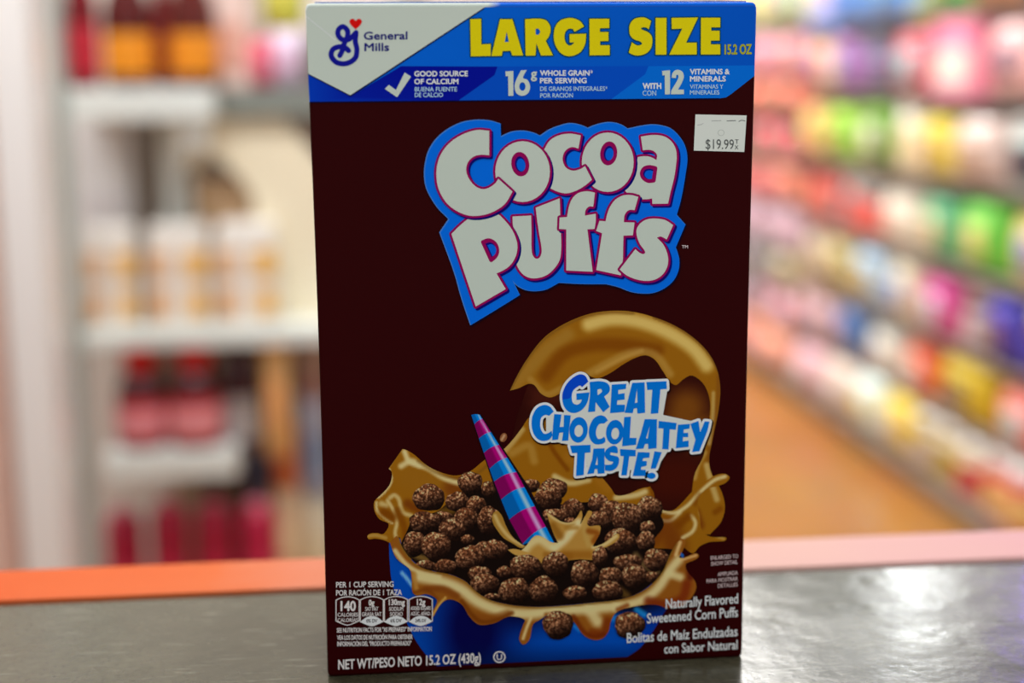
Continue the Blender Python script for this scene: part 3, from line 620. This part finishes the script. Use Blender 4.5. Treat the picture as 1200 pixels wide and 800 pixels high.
p.poly(P('664,478 690,455 783,452 777,486 828,497 815,526 785,525 770,548 690,555 684,530 672,522 640,515 640,482 655,490'), 6.0, (190, 190, 184))
for s, hs, c in TAG:
    pol = [mkp(s, c)] + [mkp(h, c) for h in hs]
    p.line(pol[0] + (.8, 1.2), 3.9, 5.2, (28, 8, 6), True); p.line(pol[0], 3.0, 5.7, (205, 206, 204), True)
    q.poly(pol, 6.5, (0, 102, 190))
q.poly(path('689.3,447* 686,440.6 680,438.4 672,442 664,450 659.5,460 659,468* 668,466 670.5,458 676,453.5 680,451.5 682,453.4*'), 6.7, (4, 62, 178))
tg = part(p, 'tagline_backing', 'white cut-out backing of the tagline'); part(q, 'tagline_lettering', 'blue hand lettering', tg)

# --- small print
TX = (206, 190, 187)
p = Print()
for s, x0, x1, y0, y1, h, b in [('PER 1 CUP SERVING', 393.8, 461.3, 688.3, 687.4, 6.6, .03), ('POR RACIÓN DE 1 TAZA', 393.8, 471, 697.8, 697, 6.6, .03),
    ('SEE NUTRITION FACTS FOR "AS PREPARED" INFORMATION', 394.6, 506, 741, 739.3, 5.4, .03), ('VEA LOS DATOS DE NUTRICIÓN PARA OBTENER', 395, 483.5, 749.6, 748.6, 5.4, .03), ('INFORMACIÓN DEL "PRODUCTO PREPARADO"', 395.2, 482, 757, 756, 5.4, .03)]:
    text(p, s, x0, x1, y0, y1, h, 8, TX, b)
nl = part(p, 'serving_lettering', 'white serving and nutrition notes')
for x0, x1, rows in [(393.8, 420.8, [('140', 399, 417, 716, 12), ('CALORIES', 395.6, 419.6, 722.3, 4.4), ('CALORÍAS', 395.6, 419.6, 728.6, 4.4)]),
                     (422.2, 449.2, [('0g', 432, 438.8, 709.5, 7), ('SAT FAT', 428, 443.3, 715.6, 4.6), ('GRASA SAT', 424, 447, 721.8, 4.6)]),
                     (450.4, 477.6, [('130mg', 455.5, 474.5, 709, 7), ('SODIUM', 456, 472.6, 715.6, 4.6), ('SODIO', 457, 472, 721.6, 4.6)]),
                     (479.4, 506.6, [('12g', 488.5, 498.5, 709, 7.6), ('ADDED SUGARS', 481.2, 504.6, 714.6, 4.2), ('AZÚC. AÑAD.', 481.5, 504.6, 720.8, 4.2)])]:
    p = Print(); last = x0 < 400; y = 699 - (x0 - 393) * .006
    b0 = y + (32 if last else 33)
    ol = path(f'{x0},{y+4}* {x0+6},{y+1.2} {(x0+x1)/2},{y} {x1-6},{y+1} {x1},{y+3.6}* {x1},{b0-4}* {x1-6},{b0-1.2} {(x0+x1)/2},{b0+1.2} {x0+6},{b0-1} {x0},{b0-3.6}*')
    p.poly(ol, 7, (44, 6, 6)); p.line(ol, .55, 7.4, TX, True)
    for s, a0, a1, yy, h in rows: text(p, s, a0, a1, yy, yy - .2, h, 8, TX, .05 if h > 6 else .025)
    if not last:
        xm = (x0 + x1) / 2; p.poly(path(f'{x0+.6},{b0-4}* {x0+7},{b0-8.6} {xm},{b0-10.2} {x1-7},{b0-8.8} {x1-.6},{b0-4.2}* {x1-7},{b0-.4} {xm},{b0+1} {x0+7},{b0-.2}'), 7.6, (205, 203, 198))
        text(p, {422.2: '0% DV', 450.4: '6% DV', 479.4: '24% DV'}[x0], xm - 6.4, xm + 6.4, b0 - 2.6, b0 - 2.8, 4, 8.2, (40, 20, 20), .03)
    part(p, 'nutrition_tablet', None, nl)
p = Print(); text(p, 'NET WT/PESO NETO 15.2 OZ (430g)', 396.3, 563.6, 784.4, 776.2, 11.6, 8, TX, .03); part(p, 'net_weight_lettering', 'white net weight line')
p = Print(); p.line(ell(585.2, 769.6, 6.5, 6.2), .7, 8, TX, True); text(p, 'U', 582, 588.4, 773, 773, 6.8, 8, TX, .02); part(p, 'kosher_mark', 'small letter U in a ring')
p = Print()
for s, x0, x1, y0, y1, h in [('ENLARGED TO', 832.8, 865, 656, 653.6, 4.6), ('SHOW DETAIL', 833.2, 864.4, 662.8, 660.4, 4.6), ('AMPLIADA', 841, 864.6, 675, 673, 4.6), ('PARA MOSTRAR', 828, 864.6, 683, 680, 4.6), ('DETALLES', 841.2, 864.4, 688.6, 686.8, 4.6)]:
    text(p, s, x0, x1, y0, y1, h, 8, (182, 160, 158), .02)
part(p, 'picture_note_lettering', 'tiny note beside the splash')
p = Print()
for s, x0, x1, y0, y1, h in [('Naturally Flavored', 780.2, 865, 713.3, 706.6, 11.6), ('Sweetened Corn Puffs', 758.2, 864.8, 730.3, 722.5, 11.6), ('Bolitas de Maíz Endulzadas', 734.6, 864.4, 753.2, 745, 11.6), ('con Sabor Natural', 778.4, 864.4, 765.6, 760.4, 11)]:
    text(p, s, x0, x1, y0, y1, h, 8, (212, 199, 196), .018)
part(p, 'flavour_lettering', 'white flavour description')
# --- price sticker
p = Print(); p.poly(P('815,134 875,135.2 872.2,178 813,176.4'), 3, (190, 192, 184))
p.line(np.array([(834, 141.6), (845, 141.2)]), .4, 3.3, (150, 150, 146)); p.line(np.array([(852, 141.6), (862, 141.2)]), .5, 3.3, (110, 112, 108)); p.line(np.array([(866, 142.2), (869, 140.8), (873, 141.6)]), .5, 3.3, (110, 112, 108))
p.line(np.array([(817.5, 146.5), (821.5, 146), (824, 144.5)]), .4, 3.3, (160, 160, 156)); p.line(ell(845, 155.5, 3.6, 3.4), .3, 3.3, (160, 162, 156), True)
stk = part(p, 'price_sticker', 'small white price sticker')
p = Print(); text(p, '$19.99', 827, 860, 174.3, 174.6, 11.2, 4, (78, 80, 78), .0); text(p, 'T', 861.5, 865.5, 168.3, 168.4, 5, 4, (60, 62, 60), .0); text(p, 'X', 861, 865.4, 174.8, 174.8, 4.6, 4, (60, 62, 60), .0)
part(p, 'price_lettering', 'grey printed price', stk)
bpy.data.objects.remove(_fo)

# ------------------------------------------------------------------ goods: builders
BG = .95
def gm(rgb, rough=.45):
    c = tuple(int(round(min(255, q))) for q in rgb); return mat('goods_%d_%d_%d' % c, c, rough)
def set_at(root, loc, rz=0): root.location = loc; root.rotation_euler.z = rz; return root
def bottle(loc, r, h, body, cap, lab, label, group, squat=False, LT=.46):
    t = empty('drink_bottle', loc, label, 'bottle', group)
    if squat == 'red':
        lathe('bottle_body', [(r * .85, 0), (r, .012), (r, h * .44), (r * .92, h * .54), (r * .62, h * .68)], gm(body, .2), t)
        lathe('cap', [(r * .6, h * .665), (r * .66, h * .68), (r * .62, h * .96), (r * .45, h)], gm(cap, .3), t)
        lathe('paper_label', [(r * 1.01, h * .05), (r * 1.015, h * .055), (r * 1.015, h * .42), (r * 1.01, h * .425)], gm((176, 10, 22), .5), t)
        lathe('label_band', [(r * 1.02, h * .11), (r * 1.03, h * .115), (r * 1.03, h * .34), (r * 1.02, h * .345)], gm(lab, .5), t)
        return t
    if squat:
        lathe('bottle_body', [(r * .85, 0), (r, .012), (r, h * .6), (r, h * .84), (r * .9, h * .92), (r * .62, h * .965)], gm(body, .2), t)
        lathe('cap', [(r * .6, h * .955), (r * .64, h * .96), (r * .6, h * .99), (r * .4, h)], gm(cap, .4), t)
        lathe('paper_label', [(r * 1.01, h * .3), (r * 1.015, h * .31), (r * 1.015, h * .6), (r * 1.01, h * .61)], gm(lab, .5), t)
        return t
    lathe('bottle_body', [(r * .8, 0), (r, .012), (r, h * .3), (r * .94, h * .36), (r, h * .42), (r, h * .58), (r * .86, h * .7), (r * .42, h * .86), (r * .36, h * .93)], gm(body, .15), t)
    lathe('cap', [(r * .42, h * .925), (r * .44, h * .93), (r * .44, h * .995), (r * .4, h)], gm(cap, .4), t)
    if lab is not None: lathe('paper_label', [(r * 1.01, h * .1), (r * 1.015, h * .105), (r * 1.015, h * LT), (r * 1.01, h * (LT + .005))], gm(lab, .5), t)
    return t
def jar(loc, r, h, body, lid, lab, label, group):
    t = empty('jar', loc, label, 'jar', group)
    lathe('jar_body', [(r * .88, 0), (r, .01), (r, h * .72), (r * .8, h * .84)], gm(body, .2), t)
    lathe('lid', [(r * .84, h * .84), (r * .86, h * .85), (r * .86, h * .98), (r * .82, h)], gm(lid, .35), t)
    lathe('paper_label', [(r * 1.005, h * .14), (r * 1.012, h * .15), (r * 1.012, h * .64), (r * 1.005, h * .65)], gm(lab, .5), t)
    return t
def carton_pack(loc, w_, d, h, body, panel, label, group, name='carton_pack', cat='carton', rz=0):
    """box facing local -Y with a printed panel"""
    t = empty(name, loc, label, cat, group, rz)
    box('pack_body', -w_ / 2, w_ / 2, 0, d, 0, h, gm(body), t, bev=.006)
    box('front_panel', -w_ * .38, w_ * .38, -.003, .001, h * .18, h * .62, gm(panel), t, bev=0)
    return t
def pouch(loc, w_, d, h, body, panel, label, group, name='snack_bag', cat='bag', rz=0, lean=.0):
    """pillow bag facing local -Y: puffed middle, flat crimped ends"""
    t = empty(name, loc, label, cat, group, rz)
    def sheet(scale, zz0, zz1, grow):
        bm = bmesh.new(); nu, nv = 9, 9; F_, B_ = [], []
        for j in range(nv):
            v = zz0 + (zz1 - zz0) * j / (nv - 1); e = math.sin(math.pi * min(max(v, 0), 1)) ** .32
            rf, rb = [], []
            for i in range(nu):
                u = -1 + 2 * i / (nu - 1); q = (1 - abs(u) ** 5) * e * d / 2 + .003
                x = u * w_ / 2 * scale * (1 - .06 * e); z = v * h; y0 = d / 2 + lean * v * h
                rf.append(bm.verts.new((x, y0 - q * 1 - grow, z))); rb.append(bm.verts.new((x, y0 + q if not grow else y0 - q + .001, z)))
            F_.append(rf); B_.append(rb)
        for j in range(nv - 1):
            for i in range(nu - 1):
                bm.faces.new((F_[j][i], F_[j][i + 1], F_[j + 1][i + 1], F_[j + 1][i])); bm.faces.new((B_[j][i + 1], B_[j][i], B_[j + 1][i], B_[j + 1][i + 1]))
            bm.faces.new((F_[j][0], F_[j + 1][0], B_[j + 1][0], B_[j][0])); bm.faces.new((F_[j + 1][-1], F_[j][-1], B_[j][-1], B_[j + 1][-1]))
        for i in range(nu - 1):
            bm.faces.new((F_[0][i + 1], F_[0][i], B_[0][i], B_[0][i + 1])); bm.faces.new((F_[-1][i], F_[-1][i + 1], B_[-1][i + 1], B_[-1][i]))
        return bm
    build('bag_body', sheet(1, 0, 1, 0), gm(body, .3), t, smooth=True)
    build('front_panel', sheet(.62, .25, .66, .004), gm(panel, .35), t, smooth=True)
    return t

# ------------------------------------------------------------------ left: wall shelves
YF = 1.9
def LX(u, y=YF): return onY(u, 330, y)[0]
def LZ(v, u=200, y=YF): return onY(u, v, y)[2]
Z1, Z2, Z3, Z4 = LZ(103), LZ(388), LZ(530), .18
rack = empty('wall_shelf_unit', (LX(240), YF, 0), 'white metal shelf unit with four shelves against the pale wall', 'shelf unit')
def rk(name, x0, x1, y0, y1, z0, z1, m, bev=.004):
    o = box(name, x0, x1, y0, y1, z0, z1, m, None, bev); o.parent = rack; o.matrix_parent_inverse = Matrix.Translation((-LX(240), -YF, 0)); return o
wm = mat('shelf_white', (226, 230, 224), .35); gmx = mat('upright_grey', (168, 178, 172), .4, metal=.1)
xa, xb = LX(92), LX(258)
xr_ = LX(470)
rk('shelf', xa, xb, YF, 2.34, Z1 - .055, Z1, wm)
rk('shelf', xa, xr_, YF, 2.34, Z2 - .03, Z2, wm)
rk('shelf', LX(108), LX(268), YF, 2.34, Z3 - .05, Z3, wm)
rk('shelf', xa, xr_, YF + .04, 2.34, Z4 - .04, Z4, wm)
for u in (84, 470): rk('upright', LX(u) - .009, LX(u) + .009, YF - .012, YF + .03, 0, 2.1, gmx)
rk('upright', LX(202) - .026, LX(202) + .026, YF + .12, YF + .16, Z2, Z1 - .055, wm)
rk('upright', LX(176) - .02, LX(176) + .02, YF + .2, YF + .24, Z2, Z1 - .055, mat('dark_gap_strip', (96, 84, 66), .6))  # dark strip added for the dark gap between the packs, no real upright
for u in (196,): rk('upright', LX(u) - .02, LX(u) + .02, YF + .1, YF + .14, Z4, Z3 - .05, mat('slot_tan', (160, 146, 128), .6))
rk('back_panel', LX(160), xr_, 2.325, 2.345, 0, Z3 - .06, mat('shelf_back_dark', (112, 86, 70), .7))
rk('back_panel', LX(110), xr_, 2.325, 2.345, Z3 - .05, Z2 - .03, mat('shelf_back_mid', (150, 130, 116), .7))

RD = 'dark red bottles on the left shelves'
def lb(u, wpx, z, hpx, body, cap, lab, label, y=YF + .07, **k):
    x = LX(u, y); r = wpx * .5 * (y - CAM[1]) / F; h = hpx * (y - CAM[1]) / F
    return bottle((x, y, z), r, h, body, cap, lab, label, None, **k)
def lc(fn, u, wpx, z, hpx, body, panel, label, y=YF + .02, d=.14, **k):
    x = LX(u, y); s = (y - CAM[1]) / F
    return fn((x, y, z), wpx * s, d, hpx * s, body, panel, label, None, **k)
lb(114, 38, Z1, 150, (120, 8, 22), (150, 150, 150), (190, 30, 50), 'dark red bottle with red label, leftmost on the top left shelf')
lb(166, 56, Z1, 140, (82, 12, 10), (205, 196, 190), (232, 142, 12), 'dark bottle with big orange label and pale cap on the top left shelf', LT=.42)
lb(206, 26, Z1, 150, (110, 6, 12), (190, 190, 190), (128, 16, 20), 'slim dark red bottle between the two orange-labelled bottles', y=YF + .15)
lb(240, 54, Z1, 140, (88, 18, 8), (226, 224, 222), (232, 140, 12), 'dark bottle with orange label at the right end of top left shelf', LT=.42)
# second bay, set further back
bay = empty('display_rack', (LX(330, 2.1), 2.1, 0), 'grey rack of bright packets right of the white bottle shelves', 'rack')
def bk(name, x0, x1, y0, y1, z0, z1, m):
    o = box(name, x0, x1, y0, y1, z0, z1, m, None, .003); o.parent = bay; o.matrix_parent_inverse = Matrix.Translation((-LX(330, 2.1), -2.1, 0)); return o
grx = mat('rack_grey', (128, 132, 124), .5)
BX0, BX1 = LX(262, 2.0), LX(500, 2.0)
ZB1 = LZ(104, 300, 2.0); ZB0 = LZ(34, 330, 2.0)
bk('rack_shelf', BX0, BX1, 2.0, 2.34, ZB1 - .05, ZB1, grx); bk('rack_shelf', LX(322, 2.0), BX1, 2.06, 2.34, ZB0 - .02, ZB0, mat('rack_pale', (214, 200, 206), .5))
bk('rack_post', BX1 - .02, BX1, 2.0, 2.04, 0, 1.7, grx); bk('rack_post', BX0, BX0 + .015, 2.3, 2.34, 0, 1.7, grx)
lc(carton_pack, 283, 42, ZB1, 120, (240, 208, 196), (228, 170, 150), 'pale pink carton just right of the orange-labelled bottles', y=2.03, d=.12)
lc(pouch, 311, 34, ZB1, 56, (226, 70, 100), (232, 120, 140), 'small pink-red packet on the grey rack', y=2.03, d=.06)
lc(pouch, 345, 40, ZB1, 66, (236, 212, 232), (220, 170, 200), 'lavender-white packet beside the upper left of the cereal box', y=2.03, d=.06)
lc(pouch, 343, 52, ZB0, 70, (196, 196, 60), (214, 206, 90), 'olive yellow packet on the top of the grey rack', y=2.08, d=.07)
lc(pouch, 352, 30, ZB1 - .33, 46, (196, 86, 70), (210, 110, 90), 'small brick red packet hanging under the grey rack shelf', y=2.1, d=.05)

# middle shelf: cartons, the gabled cardboard display, white jars
lc(carton_pack, 128, 64, Z2 + .155 - .155, 225, (238, 234, 232), (228, 222, 222), 'tall plain white carton behind the jars under the top left shelf', y=YF + .24, d=.14)
lc(carton_pack, 236, 30, LZ(176, 236, YF + .02), 38, (236, 238, 230), (224, 226, 220), 'small white pack hanging under the right end of top left shelf', y=YF + .02, d=.05)
def gable():
    y0 = 2.02; s = (y0 - CAM[1]) / F; x = LX(312, y0); z = Z2
    t = empty('cardboard_display', (x, y0, z), 'cream cardboard display house with a pointed brown opening', 'display')
    zz = lambda v: LZ(v, 290, y0) - z; xx = lambda u: LX(u, y0) - x
    cr = mat('cream_card', (240, 226, 196), .6); br = mat('brown_card', (196, 160, 122), .8)
    out = [(222, 388), (400, 388), (400, 150), (322, 128), (262, 128)]; outer = [(xx(u), zz(v)) for u, v in [(216, 386), (420, 386), (420, 240), (330, 128), (258, 128), (216, 210)]]
    hole = [(xx(u), zz(v)) for u, v in [(222, 300), (303, 300), (300, 230), (284, 206), (253, 180), (222, 214)]]
    v2, f2 = fill([np.array(outer), np.array(hole)]); bm = bmesh.new()
    A = [bm.verts.new((q[0], 0, q[1])) for q in v2]; B = [bm.verts.new((q[0], .012, q[1])) for q in v2]
    for f in f2: bm.faces.new([A[i] for i in f]); bm.faces.new([B[i] for i in f][::-1])
    for e in [e for e in bm.edges if e.is_boundary and e.verts[0] in A]:
        i, j = A.index(e.verts[0]), A.index(e.verts[1]); bm.faces.new((A[i], A[j], B[j], B[i]))
    bmesh.ops.recalc_face_normals(bm, faces=bm.faces); build('front_board', bm, cr, t)
    box('back_board', xx(216), xx(420), .03, .04, 0, zz(210), br, t, .001)
    bm = bmesh.new(); bx(bm, xx(216) - .004, xx(216) + .006, .012, .03, 0, zz(212)); bx(bm, xx(420) - .006, xx(420) + .004, .012, .03, 0, zz(242)); build('side_board', bm, br, t)
gable()
for u, wd, words in ((129, 60, 'leftmost'), (208, 72, 'middle'), (288, 74, 'rightmost')):
    y = YF + .05; x = LX(u, y); s = (y - CAM[1]) / F
    t = empty('jar_pack', (x, y, Z2), f'{words} of three white packs with orange patches on middle left shelf', 'pack', 'white and orange packs on the middle left shelf')
    W2, H2 = wd * s, 118 * s
    box('wrap', -W2 / 2, W2 / 2, 0, .12, 0, H2 * .78, gm((234, 222, 210)), t, .01)
    box('wrap_top', -W2 * .46, W2 * .46, .01, .11, H2 * .78, H2, gm((240, 234, 226)), t, .012)
    for k, (ux, c) in enumerate(((-.3, (226, 176, 128)), (.3, (240, 180, 60)))):
        box('orange_patch', ux * W2 - W2 * .16, ux * W2 + W2 * .16, -.003, .002, H2 * .5, H2 * .74, gm(c), t, 0)
        box('orange_patch', ux * W2 - W2 * .14, ux * W2 + W2 * .14, -.003, .002, H2 * .1, H2 * .34, gm((222, 160, 96) if k == 0 else (238, 178, 70)), t, 0)
# third shelf: big dark red bottles
lb(158, 58, Z3, 136, (84, 26, 34), (224, 8, 14), (222, 134, 140), 'left one of two big dark red bottles with pink-white labels', y=YF + .06, squat='red')
lb(222, 62, Z3, 138, (84, 24, 32), (214, 8, 14), (226, 140, 144), 'right one of two big dark red bottles with pink-white labels', y=YF + .06, squat='red')
lb(276, 46, Z3 - .02, 140, (70, 26, 30), (140, 20, 20), (190, 186, 186), 'dark bottle with grey label, rightmost on third left shelf', y=YF + .1)
lc(pouch, 318, 34, Z3 - .03, 150, (240, 190, 120), (230, 150, 90), 'tall tan and orange bag right of the dark bottles', y=YF + .03, d=.06)
lc(pouch, 340, 40, Z3 + .18, 140, (214, 120, 150), (196, 60, 100), 'pink and magenta bag left of the cereal box', y=2.1, d=.06)
lc(pouch, 362, 30, Z3 - .05, 140, (206, 176, 160), (190, 120, 120), 'dusty pink bag touching the left edge of the cereal box in view', y=2.12, d=.06)
# lowest shelf: four pinkish red bottles and neighbours
for u, q in ((128, 'first'), (183, 'second'), (237, 'third'), (290, 'fourth')):
    y = YF + .1; hh = LZ(586 if u > 150 else 596, u, y) - Z4
    bottle((LX(u, y), y, Z4), 45 * .5 * (y - CAM[1]) / F, hh, (184, 22, 66), (214, 112, 132), (196, 30, 72), f'{q} from the left of four crimson bottles on the lowest left shelf', 'crimson bottles on the lowest left shelf', squat=True)
def tall(u, wpx, v0, v1, body, panel, label, y):
    z0, z1 = LZ(v1, u, y), LZ(v0, u, y); s = (y - CAM[1]) / F
    return pouch((LX(u, y), y, z0), wpx * s, .06, z1 - z0, body, panel, label, None)
tall(294, 34, 470, 585, (74, 78, 110), (60, 100, 140), 'dark blue packet above the fourth crimson bottle', 2.1)
tall(325, 34, 505, 600, (242, 150, 90), (238, 110, 60), 'orange packet low at the left of the cereal box', 2.08)
tall(326, 36, 580, 700, (226, 190, 150), (236, 206, 160), 'tan packet below the orange packet', 2.0)
tall(360, 40, 465, 590, (206, 214, 240), (80, 150, 210), 'white and blue packet beside the lower left of the cereal box', 2.1)
tall(362, 40, 590, 700, (240, 226, 196), (236, 214, 170), 'cream packet below the white and blue packet', 2.04)

# ------------------------------------------------------------------ right: aisle gondola
XF = 1.56
YM = 4.72
gs = mat('gondola_grey', (140, 126, 116), .45, metal=.1); gb = mat('gondola_back', (150, 134, 122), .6)
NEAR = [.07, .27, .47, .69, .93, 1.165, 1.40]
FAR = [.07, .235, .40, .565, .74, .905, 1.08, 1.25, 1.43]
def gondola(Y0, Y1, lev, label):
    root = empty('aisle_shelving', (XF, (Y0 + Y1) / 2, 0), label, 'shelving')
    def gk(name, x0, x1, y0, y1, z0, z1, m):
        o = box(name, x0, x1, y0, y1, z0, z1, m, None, .003); o.parent = root; o.matrix_parent_inverse = Matrix.Translation((-XF, -(Y0 + Y1) / 2, 0))
    gk('kick_plate', XF - .02, XF + .02, Y0, Y1, 0, .05, gs)
    gk('back_panel', 1.98, 2.0, Y0, Y1, 0, 1.74, gb)
    for i, z in enumerate(lev): gk('shelf', XF - (.04 if i == 0 else 0), 1.98, Y0, Y1, z - .013, z, gs)
    for y in (Y0 + .02, (Y0 + Y1) / 2, Y1 - .02): gk('upright', 1.95, 1.99, y - .02, y + .02, 0, 1.74, gs)
gondola(2.5, YM - .01, NEAR, 'near section of grey aisle shelving packed with goods, at the right edge')
gondola(YM + .01, 8.2, FAR, 'far section of grey aisle shelving, just right of the cereal box')
CS = [(905,10,206,214,150),(960,12,110,150,220),(1020,10,110,160,230),(1065,12,140,180,190),(1095,8,226,206,60),(1112,10,110,190,110),(1132,10,70,170,170),(1165,6,210,140,90),(1190,12,80,60,80),
 (912,35,240,140,140),(950,32,206,180,206),(1015,34,196,206,140),(1055,40,150,160,160),(915,70,246,176,196),(945,76,236,196,150),(985,66,150,170,190),(1005,76,160,110,170),(1035,66,110,110,130),(1060,62,170,206,210),(1085,62,206,90,100),(1125,60,246,140,170),(1160,55,240,206,206),(1190,50,246,190,186),
 (910,100,240,130,110),(962,98,190,90,170),(1000,106,150,160,130),(1060,105,246,240,222),(1100,105,246,240,222),(1140,100,240,226,210),(1190,92,120,90,110),(950,128,240,190,120),(915,130,150,160,120),(985,120,190,206,150),(1018,126,190,130,50),(1085,130,240,220,180),(1125,130,236,170,150),(1150,122,190,190,206),(1190,130,240,236,214),
 (925,166,236,120,130),(980,178,170,220,80),(1012,170,100,150,30),(1060,170,244,236,214),(1108,192,238,214,70),(1130,170,190,150,120),(1175,166,70,60,70),(1150,188,214,190,180),(1190,190,200,214,206),
 (930,225,240,150,120),(985,228,232,100,90),(1012,225,130,140,140),(1062,235,244,234,214),(1100,235,240,226,206),(1150,215,206,220,220),(1190,218,80,180,200),
 (905,265,226,190,206),(930,265,232,196,214),(960,275,236,214,190),(990,280,150,190,70),(1010,292,120,110,30),(1030,285,190,214,220),(1080,265,240,200,150),(1055,280,244,226,206),(1115,275,100,180,130),(1150,285,110,200,70),(1190,290,236,214,130),
 (905,315,150,150,160),(930,318,206,190,150),(975,335,206,190,130),(1015,340,196,170,90),(1030,305,176,206,230),(1060,315,140,150,220),(1092,316,110,70,130),(1112,325,206,206,226),(1135,338,130,200,244),(1152,332,40,110,210),(1180,345,150,130,210),
 (920,360,236,180,196),(955,370,230,190,190),(990,385,90,130,190),(1070,345,236,226,196),(1092,380,214,80,150),(1060,365,220,206,190),(1138,372,90,50,40),(1190,378,70,60,170),
 (915,415,246,170,140),(940,425,232,180,190),(1000,398,60,100,170),(1030,400,240,246,236),(980,422,226,226,230),(1060,402,240,220,206),(1085,440,240,90,40),(1130,445,210,180,40),(1140,400,206,190,186),(1180,420,226,150,140),(1195,400,110,60,50),
 (1030,458,226,244,236),(975,465,226,206,190),(1110,452,206,176,40),(1080,474,226,206,196),(1125,488,206,196,210),(1160,465,90,70,66),(1195,458,176,206,210),(1052,512,240,210,70),(1100,515,176,150,40),(1172,510,240,130,116),(1075,530,196,180,170),(1120,545,206,190,150),(1180,562,190,26,60),(1125,570,226,140,150),(1170,602,226,180,110),(1190,640,220,170,100)]
CSa = np.array([(a, b) for a, b, *_ in CS], float)
def cname(c):
    r, g, b = [q / 255 for q in c]; mx, mn = max(r, g, b), min(r, g, b); d = mx - mn; l = (mx + mn) / 2
    if d < .1: return 'white' if l > .82 else ('pale grey' if l > .62 else ('grey' if l > .4 else 'dark grey'))
    h = (60 * ((g - b) / d % 6) if mx == r else 60 * ((b - r) / d + 2) if mx == g else 60 * ((r - g) / d + 4))
    n = 'red' if h < 12 or h > 345 else 'orange' if h < 38 else 'yellow' if h < 64 else 'green' if h < 165 else 'teal' if h < 195 else 'blue' if h < 250 else 'purple' if h < 300 else 'pink'
    if n == 'red' and l > .6: n = 'pink'
    if n == 'orange' and l < .45: n = 'brown'
    if n == 'orange' and l > .8: n = 'cream'
    return ('pale ' if l > .72 and n != 'cream' else 'dark ' if l < .34 else '') + n
ORDN = ['first', 'second', 'third', 'fourth', 'fifth', 'sixth', 'seventh', 'eighth', 'ninth', 'tenth', 'eleventh', 'twelfth', 'thirteenth', 'fourteenth', 'fifteenth', 'sixteenth', 'seventeenth', 'eighteenth', 'nineteenth', 'twentieth']
SHN = ['bottom', 'second', 'third', 'fourth', 'fifth', 'sixth', 'seventh', 'eighth', 'ninth']
rnd = random.Random(11)
for sec, lev, ys, ye in (('near', NEAR, 2.62, YM - .02), ('far', FAR, YM + .03, 8.0)):
  for li, z in enumerate(lev):
    gapz = (lev[li + 1] - z - .018) if li < len(lev) - 1 else .27
    kind = rnd.choice(['bag', 'bag', 'carton', 'jar'])
    y = ys; items = []
    while y < ye - .1:
        kind = rnd.choice(['bag', 'bag', 'bag', 'carton', 'jar']) if rnd.random() < .6 else kind
        wd = rnd.uniform(.24, .38) if kind == 'bag' else rnd.uniform(.2, .3) if kind == 'carton' else .15
        wd = min(wd, ye - y)
        h = gapz * rnd.uniform(.86, 1)
        yc = y + wd / 2; u, v = proj((XF + .03, yc, z + h / 2))
        if 868 < u < 1270 and v > -70 and v - h * 200 < 680:
            d2 = ((CSa - (u, v)) ** 2).sum(1); i0 = int(d2.argmin()); items.append((kind, yc, wd, h, CS[i0][2:], CS[int(np.argsort(d2)[1])][2:]))
        y += wd + .012
    for n, (kind, yc, wd, h, c, c2) in enumerate(items):
        lab = f'{cname(c)} {"snack bag" if kind == "bag" else "carton" if kind == "carton" else "jar"}, {ORDN[n]} from near end, {SHN[li]} shelf up of the {sec} aisle section'
        grp = f'goods on the {SHN[li]} shelf of the {sec} aisle section'; xo = XF + rnd.uniform(-.012, .012) - (.035 if li == 0 else 0)
        if kind == 'bag': pouch((xo, yc, z), wd, .12, h, c, c2, lab, grp, rz=-math.pi / 2)
        elif kind == 'carton': carton_pack((xo, yc, z), wd, .16, h, c, c2, lab, grp, rz=-math.pi / 2)
        else: jar((xo + wd / 2, yc, z), wd / 2, h, c, (235, 232, 226), c2, lab, grp)
